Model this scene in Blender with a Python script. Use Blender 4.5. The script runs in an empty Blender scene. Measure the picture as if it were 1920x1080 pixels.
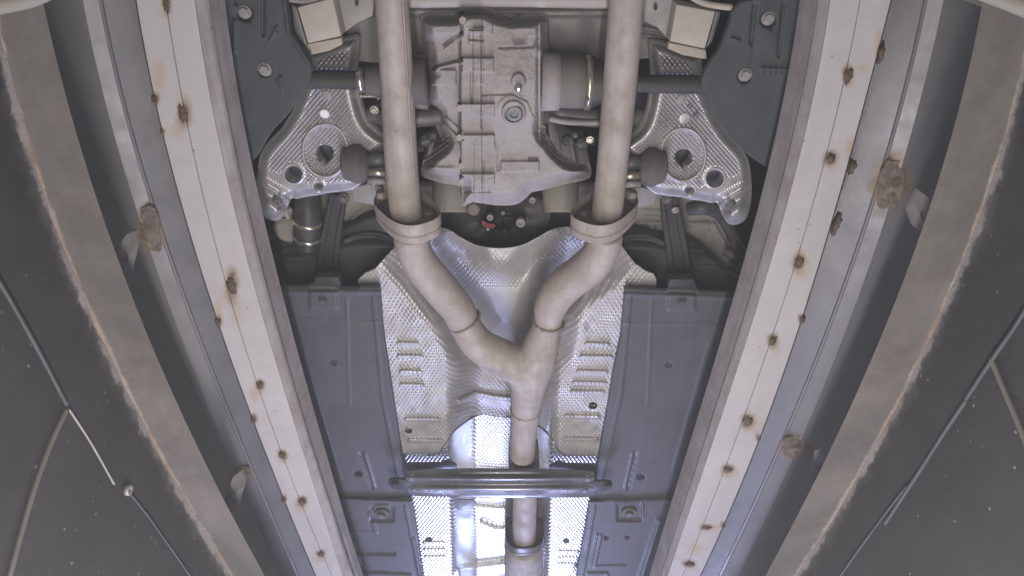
import bpy, bmesh, math, random
import numpy as np
from mathutils import Vector, Matrix, noise as mnoise

random.seed(7); np.random.seed(7)
S = bpy.context.scene
COL = S.collection

# ------------------------------------------------------------------ camera
F = 1250.0                       # focal length in pixels of the 1920 wide photograph
T = math.radians(36.2)           # tilt of the camera away from straight up, towards the front of the car
CT, ST = math.cos(T), math.sin(T)
cd = bpy.data.cameras.new('camera'); cam = bpy.data.objects.new('camera', cd); COL.objects.link(cam)
cd.sensor_width = 36.0; cd.lens = F/1920*36; cd.clip_start = 0.01; cd.clip_end = 100
R = Matrix(((1, 0, 0), (0, -CT, -ST), (0, ST, -CT)))
cam.matrix_world = R.to_4x4()
S.camera = cam
S.render.resolution_x = 1024; S.render.resolution_y = 576

# ------------------------------------------------------------------ world, lamps, exposure
w = bpy.data.worlds.new('World'); S.world = w; w.use_nodes = True
w.node_tree.nodes['Background'].inputs[0].default_value = (0.92, 0.96, 1.0, 1)
w.node_tree.nodes['Background'].inputs[1].default_value = 0.17
S.view_settings.view_transform = 'Standard'; S.view_settings.look = 'None'
S.view_settings.gamma = 1; S.view_settings.exposure = 0

def area(name, loc, d, sx, sy, power, col, ydir=(0, 1, 0)):
    l = bpy.data.lights.new(name, 'AREA'); l.shape = 'RECTANGLE'; l.size = sx; l.size_y = sy
    l.energy = power; l.color = col
    o = bpy.data.objects.new(name, l); COL.objects.link(o)
    z = -Vector(d).normalized(); y = Vector(ydir); y = (y - z*y.dot(z)).normalized(); x = y.cross(z)
    o.matrix_world = Matrix(((x.x, y.x, z.x, loc[0]), (x.y, y.y, z.y, loc[1]), (x.z, y.z, z.z, loc[2]), (0, 0, 0, 1)))
    return o
WARM = (1.0, 0.945, 0.915)
area('pit_strip_lamp', (-.08, .75, -.06), (-.83, .03, .56), .04, 1.5, 13.2, WARM)
area('pit_strip_lamp', (.08, .75, -.06), (.83, .03, .56), .04, 1.5, 13.2, WARM)
area('pit_end_lamp', (-.03, 2.95, .10), (0, -.55, .83), .22, .9, 46.0, (.49, .55, 1.0))

# ------------------------------------------------------------------ projection helpers
def at(px, py, z):
    u = (px-960)/F; v = (py-540)/F
    k = z/(CT - v*ST)
    return np.stack([u*k, (v*CT+ST)*k, z+0*k], -1) if isinstance(k, np.ndarray) else np.array([u*k, (v*CT+ST)*k, z])
def at_x(px, py, x):
    u = (px-960)/F; v = (py-540)/F; k = x/u
    return np.array([x, (v*CT+ST)*k, (CT-v*ST)*k])
def rad(py, z, rpx):
    return rpx*z/(CT-(py-540)/F*ST)/F

# ------------------------------------------------------------------ materials
def mat(name, c1, c2=None, rough=.6, metal=0., scale=8., bump=0., bscale=80., emboss=None, dust=None, rust=None, spec=.4, speck=None, rvar=.12, streak=None):
    m = bpy.data.materials.new(name); m.use_nodes = True; N = m.node_tree.nodes; L = m.node_tree.links
    B = N['Principled BSDF']; B.inputs['Metallic'].default_value = metal; B.inputs['Specular IOR Level'].default_value = spec
    tc = N.new('ShaderNodeTexCoord').outputs['Object']
    def nz(sc, det=6, r=.6, vec=None):
        n = N.new('ShaderNodeTexNoise'); n.inputs['Scale'].default_value = sc; n.inputs['Detail'].default_value = det
        n.inputs['Roughness'].default_value = r; L.new(vec or tc, n.inputs['Vector']); return n.outputs['Fac']
    def ramp(src, a, b, lo=0., hi=1.):
        n = N.new('ShaderNodeMapRange'); n.inputs[1].default_value = a; n.inputs[2].default_value = b
        n.inputs[3].default_value = lo; n.inputs[4].default_value = hi; L.new(src, n.inputs[0]); return n.outputs[0]
    def math_(op, a, b):
        n = N.new('ShaderNodeMath'); n.operation = op
        for i, q in enumerate((a, b)):
            if isinstance(q, (int, float)): n.inputs[i].default_value = q
            elif q is not None: L.new(q, n.inputs[i])
        return n.outputs[0]
    def mix(f, a, b):
        n = N.new('ShaderNodeMix'); n.data_type = 'RGBA'
        if isinstance(f, float): n.inputs[0].default_value = f
        else: L.new(f, n.inputs[0])
        for i, q in ((6, a), (7, b)):
            if isinstance(q, tuple): n.inputs[i].default_value = (*q, 1)
            else: L.new(q, n.inputs[i])
        return n.outputs[2]
    c2 = c2 or tuple(x*.75 for x in c1)
    col = mix(ramp(nz(scale), .32, .68), c1, c2)
    if streak:                                            # long scratches and runs along the part
        mp = N.new('ShaderNodeMapping'); mp.inputs['Scale'].default_value = (60, 2.0, 60); L.new(tc, mp.inputs[0])
        col = mix(math_('MULTIPLY', ramp(nz(1.0, 5, .65, mp.outputs[0]), .5, .75), streak[1]), col, streak[0])
    ro = ramp(nz(scale*2.7), .25, .75, max(rough-rvar, .05), min(rough+rvar, 1))
    if dust:
        f = math_('MULTIPLY', ramp(nz(dust[2] if len(dust) > 2 else scale*4, 9, .72), .42, .66), dust[1])
        col = mix(f, col, dust[0]); ro = math_('ADD', ro, math_('MULTIPLY', f, .3))
        if metal: L.new(math_('SUBTRACT', metal, math_('MULTIPLY', f, metal)), B.inputs['Metallic'])
    if speck:                                             # scattered small specks of dirt or chips
        vo = N.new('ShaderNodeTexVoronoi'); vo.inputs['Scale'].default_value = speck[1]; L.new(tc, vo.inputs['Vector'])
        pick = ramp(nz(speck[1]*.45, 2), .5, .62)
        col = mix(math_('MULTIPLY', ramp(vo.outputs['Distance'], speck[2], speck[2]*.5), pick), col, speck[0])
    if rust:
        for (rc, aname, lo, hi, sc) in rust:
            a = N.new('ShaderNodeAttribute'); a.attribute_name = aname
            f = ramp(math_('ADD', a.outputs['Fac'], math_('MULTIPLY', math_('SUBTRACT', nz(sc, 8, .7), .5), 1.3)), lo, hi)
            f.node.clamp = True
            f = math_('MULTIPLY', f, ramp(a.outputs['Fac'], 0., .08))
            col = mix(f, col, rc); ro = math_('ADD', ro, math_('MULTIPLY', f, .25))
    L.new(col, B.inputs['Base Color']); L.new(ro, B.inputs['Roughness'])
    h = None
    if bump:
        b = N.new('ShaderNodeBump'); b.inputs['Strength'].default_value = 1; b.inputs['Distance'].default_value = bump
        L.new(nz(bscale, 7, .65), b.inputs['Height']); h = b.outputs['Normal']
    if emboss:
        pitch, amp = emboss; s = N.new('ShaderNodeSeparateXYZ'); L.new(tc, s.inputs[0]); k = math.pi/pitch
        a = math_('SINE', math_('MULTIPLY', s.outputs[0], 2*k), None)
        c = math_('SINE', math_('MULTIPLY', s.outputs[1], 2*k), None)
        pr = math_('MULTIPLY', a, c)
        at_ = N.new('ShaderNodeAttribute'); at_.attribute_name = 'emb'
        pr = math_('MULTIPLY', pr, at_.outputs['Fac'])
        b = N.new('ShaderNodeBump'); b.inputs['Strength'].default_value = 1; b.inputs['Distance'].default_value = amp
        L.new(pr, b.inputs['Height']);
        if h: L.new(h, b.inputs['Normal'])
        h = b.outputs['Normal']
    if h: L.new(h, B.inputs['Normal'])
    return m

RUST = (.20, .095, .035); DARKRUST = (.060, .040, .026)
M = {
 'rail': mat('pale_painted_steel', (.48, .452, .446), (.41, .388, .384), .62, scale=5, bump=.0004, bscale=120, dust=((.36, .33, .32), .35, 22), speck=((.10, .07, .05), 55, .10),
             rust=[((.40, .315, .225), 'rust', .5, 1.15, 16), ((.26, .19, .135), 'burn', .3, .85, 40), (DARKRUST, 'burn', .62, .9, 70)], streak=((.40, .37, .37), .5)),
 'railin': mat('scuffed_painted_steel', (.47, .435, .425), (.37, .345, .34), .55, scale=9, bump=.0005, speck=((.08, .06, .05), 70, .12), dust=((.18, .13, .10), .5, 14), streak=((.22, .2, .2), .6)),
 'galv': mat('galvanised_steel', (.195, .19, .197), (.16, .157, .163), .42, .3, 6, bump=.0003, bscale=90, dust=((.20, .185, .175), .4, 9), rust=[((.235, .165, .10), 'rust', .5, .95, 24), ((.10, .072, .052), 'rust', .78, 1.05, 60), (DARKRUST, 'burn', .5, .85, 45)], streak=((.2, .2, .21), .6)),
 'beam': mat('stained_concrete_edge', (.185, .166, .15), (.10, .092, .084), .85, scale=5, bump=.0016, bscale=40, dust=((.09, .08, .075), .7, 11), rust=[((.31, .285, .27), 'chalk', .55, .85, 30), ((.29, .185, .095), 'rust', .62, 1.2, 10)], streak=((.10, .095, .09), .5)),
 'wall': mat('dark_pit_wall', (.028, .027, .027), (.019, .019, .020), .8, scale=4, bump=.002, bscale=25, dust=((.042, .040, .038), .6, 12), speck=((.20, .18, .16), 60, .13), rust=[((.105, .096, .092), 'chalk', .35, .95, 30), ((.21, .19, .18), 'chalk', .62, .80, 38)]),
 'conduit': mat('grey_conduit', (.085, .088, .095), (.055, .056, .058), .5, .3, 14, bump=.0004),
 'tan': mat('tan_conduit', (.15, .138, .12), (.095, .088, .075), .6, 0, 14, bump=.0004),
 'plastic': mat('black_plastic', (.078, .077, .084), (.066, .065, .072), .5, scale=5, bump=.00025, bscale=260, dust=((.115, .112, .11), .4, 6), streak=((.115, .115, .118), .4), speck=((.15, .145, .14), 90, .07)),
 'liner': mat('felt_plastic', (.054, .060, .063), (.043, .048, .051), .62, scale=6, bump=.0006, bscale=180, dust=((.10, .105, .108), .4, 9)),
 'tank': mat('tank_plastic', (.034, .035, .038), (.026, .026, .029), .45, scale=6, bump=.0003, bscale=150, dust=((.09, .085, .08), .25, 7)),
 'rubber': mat('black_rubber', (.030, .029, .028), (.042, .039, .037), .5, scale=14, bump=.0004, dust=((.12, .11, .10), .3, 20)),
 'bushrub': mat('dusty_rubber', (.115, .105, .10), (.085, .078, .076), .75, scale=16, bump=.0008, dust=((.17, .155, .145), .5, 24)),
 'cast': mat('dusty_cast_aluminium', (.40, .37, .36), (.345, .32, .312), .88, .0, 7, bump=.0012, bscale=200, dust=((.26, .24, .235), .42, 42), speck=((.24, .22, .215), 120, .20), streak=((.31, .285, .275), .4)),
 'pipe': mat('heat_tinted_steel', (.45, .41, .385), (.37, .325, .295), .62, .08, 14, bump=.0005, bscale=160, dust=((.26, .21, .18), .55, 30), speck=((.20, .145, .10), 75, .13), streak=((.26, .205, .175), .55)),
 'rusty': mat('rusty_bracket_steel', (.165, .155, .143), (.12, .112, .102), .75, 0, 30, bump=.0006, dust=((.10, .075, .055), .5, 40)),
 'clip': mat('rusty_clip_plate', (.20, .165, .115), (.165, .15, .135), .75, 0, 30, bump=.0008, dust=((.075, .055, .042), .8, 28)),
 'boot': mat('dirty_boot_rubber', (.19, .175, .16), (.145, .13, .12), .7, 0, 18, bump=.0005, dust=((.24, .22, .20), .4, 24)),
 'weldtan': mat('tan_weld', (.34, .29, .255), (.24, .195, .165), .6, .2, 60, bump=.001),
 'pipedark': mat('burnt_steel', (.20, .165, .145), (.14, .12, .108), .6, .3, 16, bump=.0006, dust=((.32, .28, .25), .5, 30)),
 'shield': mat('embossed_aluminium', (.50, .48, .47), (.44, .425, .415), .46, .5, 7, dust=((.40, .375, .37), .5, 9)),
 'shieldb': mat('bright_embossed_aluminium', (.80, .80, .79), (.76, .76, .76), .34, .88, 7),
 'arm': mat('stamped_arm_aluminium', (.52, .50, .49), (.45, .43, .425), .36, .58, 10, emboss=(.0074, .0016), dust=((.40, .375, .37), .5, 14)),
 'steel': mat('grey_steel', (.30, .285, .275), (.22, .212, .205), .55, .3, 12, bump=.0004, dust=((.36, .34, .32), .4, 26)),
 'dsteel': mat('dark_painted_steel', (.13, .127, .125), (.09, .088, .088), .38, .2, 10, bump=.0003, dust=((.22, .21, .2), .4, 20)),
 'beige': mat('underseal_beige', (.27, .255, .225), (.22, .21, .19), .7, 0, 12, bump=.0006, dust=((.32, .29, .24), .5, 30)),
 'bush': mat('pale_subframe_face', (.47, .42, .355), (.41, .375, .34), .75, 0, 14, bump=.0004, dust=((.36, .32, .27), .4, 34)),
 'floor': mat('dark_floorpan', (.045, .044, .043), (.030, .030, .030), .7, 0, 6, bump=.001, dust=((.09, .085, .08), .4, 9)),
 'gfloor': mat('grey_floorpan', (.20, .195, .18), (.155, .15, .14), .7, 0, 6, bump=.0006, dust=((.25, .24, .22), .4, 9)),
 'bright': mat('bright_plated_steel', (.72, .70, .66), (.60, .57, .52), .25, .9, 20),
 'gold': mat('yellow_passivated_steel', (.60, .55, .43), (.45, .40, .30), .32, .8, 24),
 'bolt': mat('dusty_bolt_steel', (.36, .34, .325), (.27, .255, .245), .5, .4, 40, bump=.0003),
 'white': mat('plain_white', (.85, .84, .86), (.8, .8, .82), .4, 0, 20),
 'plug': mat('zinc_plug', (.23, .235, .255), (.18, .185, .20), .6, .2, 40, bump=.0003),
 'weld': mat('rusty_weld', (.075, .055, .040), (.15, .11, .075), .7, .2, 120, bump=.002, bscale=220),
 'brace': mat('grey_painted_brace', (.23, .23, .25), (.18, .18, .20), .28, .5, 9, bump=.0002, dust=((.22, .21, .22), .12, 12)),
 'redpaint': mat('red_paint_mark', (.25, .05, .05), (.16, .05, .045), .6, 0, 60),
}

# ------------------------------------------------------------------ object helpers
def link(name, me, m, parent=None, smooth=True):
    n = len(me.vertices); co = np.empty(n*3); me.vertices.foreach_get('co', co); co = co.reshape(-1, 3)
    c = (co.min(0)+co.max(0))/2; co -= c; me.vertices.foreach_set('co', co.ravel())
    if smooth: me.polygons.foreach_set('use_smooth', [True]*len(me.polygons))
    me.materials.append(M[m]); me.update()
    o = bpy.data.objects.new(name, me); COL.objects.link(o)
    W = Vector(c)
    if parent is not None:
        o.parent = parent
        W = W - Vector(parent['_w'])
    o.location = W; o['_w'] = tuple(c)
    return o
def obj(name, verts, faces, m, parent=None, smooth=True):
    me = bpy.data.meshes.new(name); me.from_pydata([tuple(v) for v in verts], [], [tuple(f) for f in faces]); me.validate()
    return link(name, me, m, parent, smooth)
def from_bm(name, bm, m, parent=None, smooth=False, angle=35):
    me = bpy.data.meshes.new(name); bmesh.ops.recalc_face_normals(bm, faces=bm.faces)
    if smooth:
        for e in bm.edges:
            e.smooth = len(e.link_faces) == 2 and e.calc_face_angle(9) < math.radians(angle)
    bm.to_mesh(me); bm.free(); return link(name, me, m, parent, smooth)
def tag(o, label, cat, group=None):
    o['label'] = label; o['category'] = cat
    if group: o['group'] = group
    return o
def lab(o, label): o['label'] = label; return o
def empty(name, loc):
    o = bpy.data.objects.new(name, None); COL.objects.link(o); o.location = loc; o['_w'] = tuple(loc); o.empty_display_size = .1; return o

def cr(pts, n=8, closed=False):
    P = np.array(pts, float); k = len(P); out = []
    rng = range(k if closed else k-1)
    for i in rng:
        if closed: a, b, c, d = P[(i-1) % k], P[i], P[(i+1) % k], P[(i+2) % k]
        else: a, b, c, d = P[max(i-1, 0)], P[i], P[i+1], P[min(i+2, k-1)]
        for t in np.arange(n)/n:
            out.append(.5*((2*b)+(c-a)*t+(2*a-5*b+4*c-d)*t*t+(3*b-a-3*c+d)*t**3))
    if not closed: out.append(P[-1])
    return np.array(out)
def ss(a, b, x):
    t = np.clip((x-a)/(b-a), 0, 1); return t*t*(3-2*t)
def dline(X, Y, pts):
    d = np.full(X.shape, 1e9)
    for (x0, y0), (x1, y1) in zip(pts[:-1], pts[1:]):
        vx, vy = x1-x0, y1-y0; t = np.clip(((X-x0)*vx+(Y-y0)*vy)/(vx*vx+vy*vy+1e-9), 0, 1)
        d = np.minimum(d, np.hypot(X-x0-t*vx, Y-y0-t*vy))
    return d
def sdf(X, Y, poly):
    d = dline(X, Y, np.vstack([poly, poly[:1]])); ins = np.zeros(X.shape, bool)
    n = len(poly)
    for i in range(n):
        x0, y0 = poly[i]; x1, y1 = poly[(i+1) % n]
        if y0 == y1: continue
        c = ((y0 > Y) != (y1 > Y)) & (X < (x1-x0)*(Y-y0)/(y1-y0)+x0); ins ^= c
    return np.where(ins, -d, d)
def circ(cx, cy, rx, ry=None, n=28):
    a = np.arange(n)/n*2*math.pi; ry = ry or rx
    return np.stack([cx+rx*np.cos(a), cy+ry*np.sin(a)], -1)
def box(X, Y, cx, cy, hx, hy, soft=3, ang=0):
    """1 inside a soft edged rectangle"""
    if ang:
        c, s = math.cos(ang), math.sin(ang); X, Y = cx+(X-cx)*c+(Y-cy)*s, cy-(X-cx)*s+(Y-cy)*c
    return ss(hx+soft, hx, abs(X-cx))*ss(hy+soft, hy, abs(Y-cy))
def ridge(X, Y, pts, wd, soft=None):
    return ss(wd, wd*.35 if soft is None else wd-soft, dline(X, Y, pts))
_R = np.random.RandomState(3)
def vnoise(X, Y, sc):
    """cheap smooth value noise on arrays"""
    g = _R.rand(64, 64); x = X/sc; y = Y/sc; xi = np.floor(x).astype(int); yi = np.floor(y).astype(int)
    fx = x-xi; fy = y-yi; fx = fx*fx*(3-2*fx); fy = fy*fy*(3-2*fy)
    G = lambda a, b: g[a % 64, b % 64]
    return (G(xi, yi)*(1-fx)+G(xi+1, yi)*fx)*(1-fy)+(G(xi, yi+1)*(1-fx)+G(xi+1, yi+1)*fx)*fy

def dimple(X, Y, z, pitch, amp):
    """pressed dimples, laid out in metres on the sheet"""
    P = at(X, Y, z); k = 2*math.pi/pitch
    return amp*np.sin(k*P[:, 0])*np.sin(k*.56*P[:, 1])
def sheet(name, outline, zf, m, parent=None, holes=(), step=2.0, skirt=.004, attrs=None, crisp=None):
    """A pressed or cast skin: a fine grid inside a traced outline, lifted to its height zf(X, Y) in metres, with a rim of real thickness."""
    poly = np.array(outline, float)
    x0, y0 = poly.min(0)-step*1.5; x1, y1 = poly.max(0)+step*1.5
    gx = np.arange(x0, x1+step, step); gy = np.arange(y0, y1+step, step)
    X, Y = np.meshgrid(gx, gy)
    D = sdf(X, Y, poly)
    for h in holes: D = np.maximum(D, -sdf(X, Y, np.array(h, float)))
    Gy, Gx = np.gradient(D, step); gl = np.hypot(Gx, Gy)+1e-9
    C = (D[:-1, :-1]+D[1:, :-1]+D[:-1, 1:]+D[1:, 1:])/4 < 0
    r, c = np.nonzero(C); nx = X.shape[1]
    q = np.stack([r*nx+c, (r+1)*nx+c, (r+1)*nx+c+1, r*nx+c+1], -1)
    e = np.concatenate([q[:, [0, 1]], q[:, [1, 2]], q[:, [2, 3]], q[:, [3, 0]]])
    key = np.sort(e, 1); kk = key[:, 0].astype(np.int64)*(X.size)+key[:, 1]
    u, inv, cnt = np.unique(kk, return_inverse=True, return_counts=True)
    be = e[cnt[inv] == 1]; bv = np.unique(be)
    Xf, Yf = X.ravel().copy(), Y.ravel().copy(); Df = D.ravel()
    mv = Df/gl.ravel(); lim = step*1.0; mv = np.clip(mv, -lim, lim)
    Xf[bv] -= (mv*Gx.ravel()/gl.ravel())[bv]; Yf[bv] -= (mv*Gy.ravel()/gl.ravel())[bv]
    used, qi = np.unique(q, return_inverse=True); qi = qi.reshape(-1, 4)
    Xu, Yu = Xf[used], Yf[used]
    Z = zf(Xu, Yu) if callable(zf) else np.full(Xu.shape, float(zf))
    V = at(Xu, Yu, Z)
    faces = qi.tolist()
    remap = np.full(X.size, -1); remap[used] = np.arange(len(used))
    if skirt:
        bi = np.unique(be); pos = {int(b): len(V)+i for i, b in enumerate(bi)}
        V2 = V[remap[bi]].copy(); V2[:, 2] += skirt
        V = np.vstack([V, V2])
        for a, b in be: faces.append([int(remap[b]), int(remap[a]), pos[int(a)], pos[int(b)]])
    me = bpy.data.meshes.new(name); me.from_pydata(V.tolist(), [], faces)
    for an, fn in (attrs or {}).items():
        va = fn(Xu, Yu); va = np.concatenate([va, np.zeros(len(V)-len(va))])
        A = me.attributes.new(an, 'FLOAT', 'POINT'); A.data.foreach_set('value', va.astype(np.float32))
    return link(name, me, m, parent, True)

def plate(name, outline, z, thick, m, parent=None, bev=.002):
    """flat plate cut to an outline, real thickness, bevelled edge"""
    bm = bmesh.new()
    vs = [bm.verts.new(at(float(x), float(y), z(x, y) if callable(z) else z)) for x, y in outline]
    f = bm.faces.new(vs); r = bmesh.ops.extrude_face_region(bm, geom=[f])
    up = [g for g in r['geom'] if isinstance(g, bmesh.types.BMVert)]
    bmesh.ops.translate(bm, verts=up, vec=(0, 0, thick))
    if bev:
        es = [e for e in bm.edges if all(v in vs for v in e.verts)]
        bmesh.ops.bevel(bm, geom=es, offset=bev, segments=2, affect='EDGES', profile=.5)
    return from_bm(name, bm, m, parent, True)

def frame(d):
    d = Vector(d).normalized(); a = Vector((0, 0, 1)) if abs(d.z) < .9 else Vector((1, 0, 0))
    x = a.cross(d).normalized(); return x, d.cross(x), d
def tube_data(P, Rr, seg=20, flat=None):
    P = [Vector(p) for p in P]; n = len(P); V = []; Fc = []
    t = (P[1]-P[0]).normalized(); x, y, _ = frame(t)
    for i in range(n):
        t = (P[min(i+1, n-1)]-P[max(i-1, 0)]).normalized()
        x = (x-t*x.dot(t)).normalized(); y = t.cross(x)
        for k in range(seg):
            a = 2*math.pi*k/seg; V.append(P[i]+(x*math.cos(a)+y*math.sin(a))*Rr[i])
    for i in range(n-1):
        for k in range(seg):
            a, b = i*seg+k, i*seg+(k+1) % seg; Fc.append((a, b, b+seg, a+seg))
    Fc.append(tuple(range(seg))[::-1]); Fc.append(tuple(range((n-1)*seg, n*seg)))
    return V, Fc
def tube_px(name, pts, m, parent=None, n=8, seg=24, curve=True):
    """round pipe through (px, py, z, radius px)"""
    A = cr(pts, n) if curve and len(pts) > 2 else np.array(pts, float)
    P = [at(a[0], a[1], a[2]) for a in A]; Rr = [rad(a[1], a[2], a[3]) for a in A]
    V, Fc = tube_data(P, Rr, seg); return obj(name, V, Fc, m, parent)
def tube_w(name, P, r, m, parent=None, seg=12, n=6):
    A = cr(P, n) if len(P) > 2 else np.array(P, float)
    V, Fc = tube_data(A, [r]*len(A), seg); return obj(name, V, Fc, m, parent)
def lathe(name, c, d, prof, m, parent=None, seg=24, smooth=True, angle=30):
    """turned part: profile of (radius, height along d)"""
    x, y, d = frame(d); c = Vector(c); bm = bmesh.new(); rows = []
    for r, h in prof:
        rows.append([bm.verts.new(c+d*h+(x*math.cos(2*math.pi*k/seg)+y*math.sin(2*math.pi*k/seg))*r) for k in range(seg)])
    for a, b in zip(rows[:-1], rows[1:]):
        for k in range(seg): bm.faces.new((a[k], a[(k+1) % seg], b[(k+1) % seg], b[k]))
    bm.faces.new(rows[0][::-1]); bm.faces.new(rows[-1])
    return from_bm(name, bm, m, parent, smooth, angle)
def bolt(px, py, z, rpx, m='bolt', parent=None, name='bolt', washer=1.45, d=(0, 0, -1), hh=.9):
    """flanged hexagon bolt, one mesh"""
    c = Vector(at(px, py, z)); r = rad(py, z, rpx); x, y, d = frame(d); bm = bmesh.new()
    def ring(R_, h, n, off=0): return [bm.verts.new(c+d*h+(x*math.cos(2*math.pi*k/n+off)+y*math.sin(2*math.pi*k/n+off))*R_) for k in range(n)]
    def loft(rs):
        for a, b in zip(rs[:-1], rs[1:]):
            n = len(a)
            for k in range(n): bm.faces.new((a[k], a[(k+1) % n], b[(k+1) % n], b[k]))
        bm.faces.new(rs[-1])
    loft([ring(r*washer, -.002, 20), ring(r*washer, r*.12, 20), ring(r*washer*.93, r*.25, 20)])
    o = random.random(); loft([ring(r, 0, 6, o), ring(r, r*hh*.85, 6, o), ring(r*.86, r*hh, 6, o)])
    return from_bm(name, bm, m, parent, False)
def blob(name, px, py, z, rx, ry, rz, m, parent=None, seed=0, amp=.45):
    """lumpy weld bead"""
    bm = bmesh.new(); bmesh.ops.create_icosphere(bm, subdivisions=3, radius=1)
    c = Vector(at(px, py, z)); ax, ay = rad(py, z, rx), rad(py, z, ry)
    for v in bm.verts:
        k = 1+amp*mnoise.noise(v.co*2.3+Vector((seed*7.1, 3, 1)))+amp*.5*mnoise.noise(v.co*6+Vector((seed*3.1, 0, 0)))
        v.co = c+Vector((v.co.x*ax*k, v.co.y*ay*k, v.co.z*rz*k))
    return from_bm(name, bm, m, parent, True, 180)

AX, DY = 945.3, 8.0
def mir(p, dy=DY):
    p = np.array(p, float).copy(); p[:, 0] = 2*AX-p[:, 0]; p[:, 1] += dy; return p[::-1]

# ================================================================== PIT AND RAMP
YS = [0, 340, 540, 720, 1080]
def ln(xs, dx=0): return np.polyfit(YS, np.array(xs, float)+dx, 3)
ROWY = np.arange(-12, 1096, 4.0)
def row(c, z, jit=None):
    P = at(np.polyval(c, ROWY)+(0 if jit is None else jit), ROWY, np.full(ROWY.shape, float(z)))
    d0 = (P[0]-P[12]); d0 /= np.linalg.norm(d0); d1 = (P[-1]-P[-30]); d1 /= np.linalg.norm(d1)
    return np.vstack([P[0]+d0*.6, P, P[-1]+d1*1.6])
def strip(name, rows, m, parent=None, sub=1, attrs=None, pxs=None, closed=True):
    """a long rolled section: lengthwise rows of points joined across"""
    Rr = []
    for i in range(len(rows)-1):
        k = sub if isinstance(sub, int) else sub[i]
        for t in range(k): Rr.append(rows[i]*(1-t/k)+rows[i+1]*t/k)
    Rr.append(rows[-1]); A = np.array(Rr); nr, nl = A.shape[:2]
    V = A.reshape(-1, 3); Fc = []
    for i in range(nr-1 if not closed else nr):
        j = (i+1) % nr
        for k in range(nl-1): Fc.append((i*nl+k, j*nl+k, j*nl+k+1, i*nl+k+1))
    if closed:
        Fc.append(tuple(i*nl for i in range(nr))); Fc.append(tuple(i*nl+nl-1 for i in range(nr))[::-1])
    me = bpy.data.meshes.new(name); me.from_pydata(V.tolist(), [], Fc)
    if attrs:
        dz = V[:, 1]*ST+V[:, 2]*CT; X = 960+F*V[:, 0]/dz; Y = 540+F*(V[:, 1]*CT-V[:, 2]*ST)/dz
        for an, fn in attrs.items():
            a = me.attributes.new(an, 'FLOAT', 'POINT'); a.data.foreach_set('value', np.nan_to_num(fn(X, Y)).astype(np.float32))
    o = link(name, me, m, parent, False)
    return o
def off(r, dx, dz): return r+np.array([dx, 0, dz])
def spots(L, s):
    def fn(X, Y):
        v = np.zeros(X.shape)
        for (x, y, rx, ry) in L: v = np.maximum(v, np.exp(-(((X-x)/(rx*s))**2+((Y-y)/(ry*s))**2)))
        return v
    return fn

ZR = .80
LEFT = dict(o=[256, 329, 389, 450, 593], g=[310, 378, 420, 486, 622], w=[362, 427, 471, 530, 641], m=[386, 447, 496, 545, 659], i=[400, 461, 513, 556, 671],
            rg=[190, 270, 346, 404, 558], b=[80, 170, 243, 315, 497], e=[-14, 76, 148, 233, 433])
RIGHT = dict(o=[1670, 1581, 1519, 1462, 1312], g=[1613, 1535, 1479, 1416, 1280], w=[1560, 1487, 1438, 1372, 1254], m=[1541, 1470, 1419, 1359, 1243], i=[1528, 1460, 1410, 1350, 1236],
             rg=[1735, 1648, 1581, 1512, 1350], b=[1843, 1758, 1690, 1613, 1435], e=[1945, 1860, 1785, 1702, 1493])
WL = [(313, 8, 9, 20), (345, 212, 13, 27), (435, 535, 12, 32), (488, 722, 9, 12), (530, 853, 10, 11), (567, 940, 10, 11), (602, 1038, 9, 8)]
WR = [(1590, 141, 11, 22), (1556, 297, 13, 15), (1498, 491, 12, 19), (1448, 638, 11, 15), (1403, 788, 14, 16), (1365, 880, 12, 10), (1325, 988, 14, 6), (1292, 1057, 14, 7)]
BL = [(292, 187, 7, 13), (306, 245, 4, 8), (410, 603, 6, 12), (476, 785, 6, 12), (533, 935, 5, 8)]
BR = [(1650, 100, 6, 22), (1597, 312, 6, 16), (1568, 420, 6, 26), (1503, 597, 7, 10), (1421, 820, 5, 9), (1356, 984, 5, 8)]
SL = [(300, 140, 9, 22), (332, 238, 12, 12), (412, 575, 8, 20), (446, 585, 12, 22), (470, 300, 4, 40), (480, 735, 8, 14)]
SR = [(1646, 80, 9, 26), (1612, 122, 11, 9), (1518, 560, 9, 22), (1592, 280, 8, 24), (1424, 790, 10, 9), (1340, 985, 10, 8), (1478, 690, 5, 12), (1300, 1020, 12, 12)]
GL = [(282, 430, 20, 46), (455, 890, 18, 16)]
GR = [(1672, 345, 30, 48), (1490, 838, 26, 22)]

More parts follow.
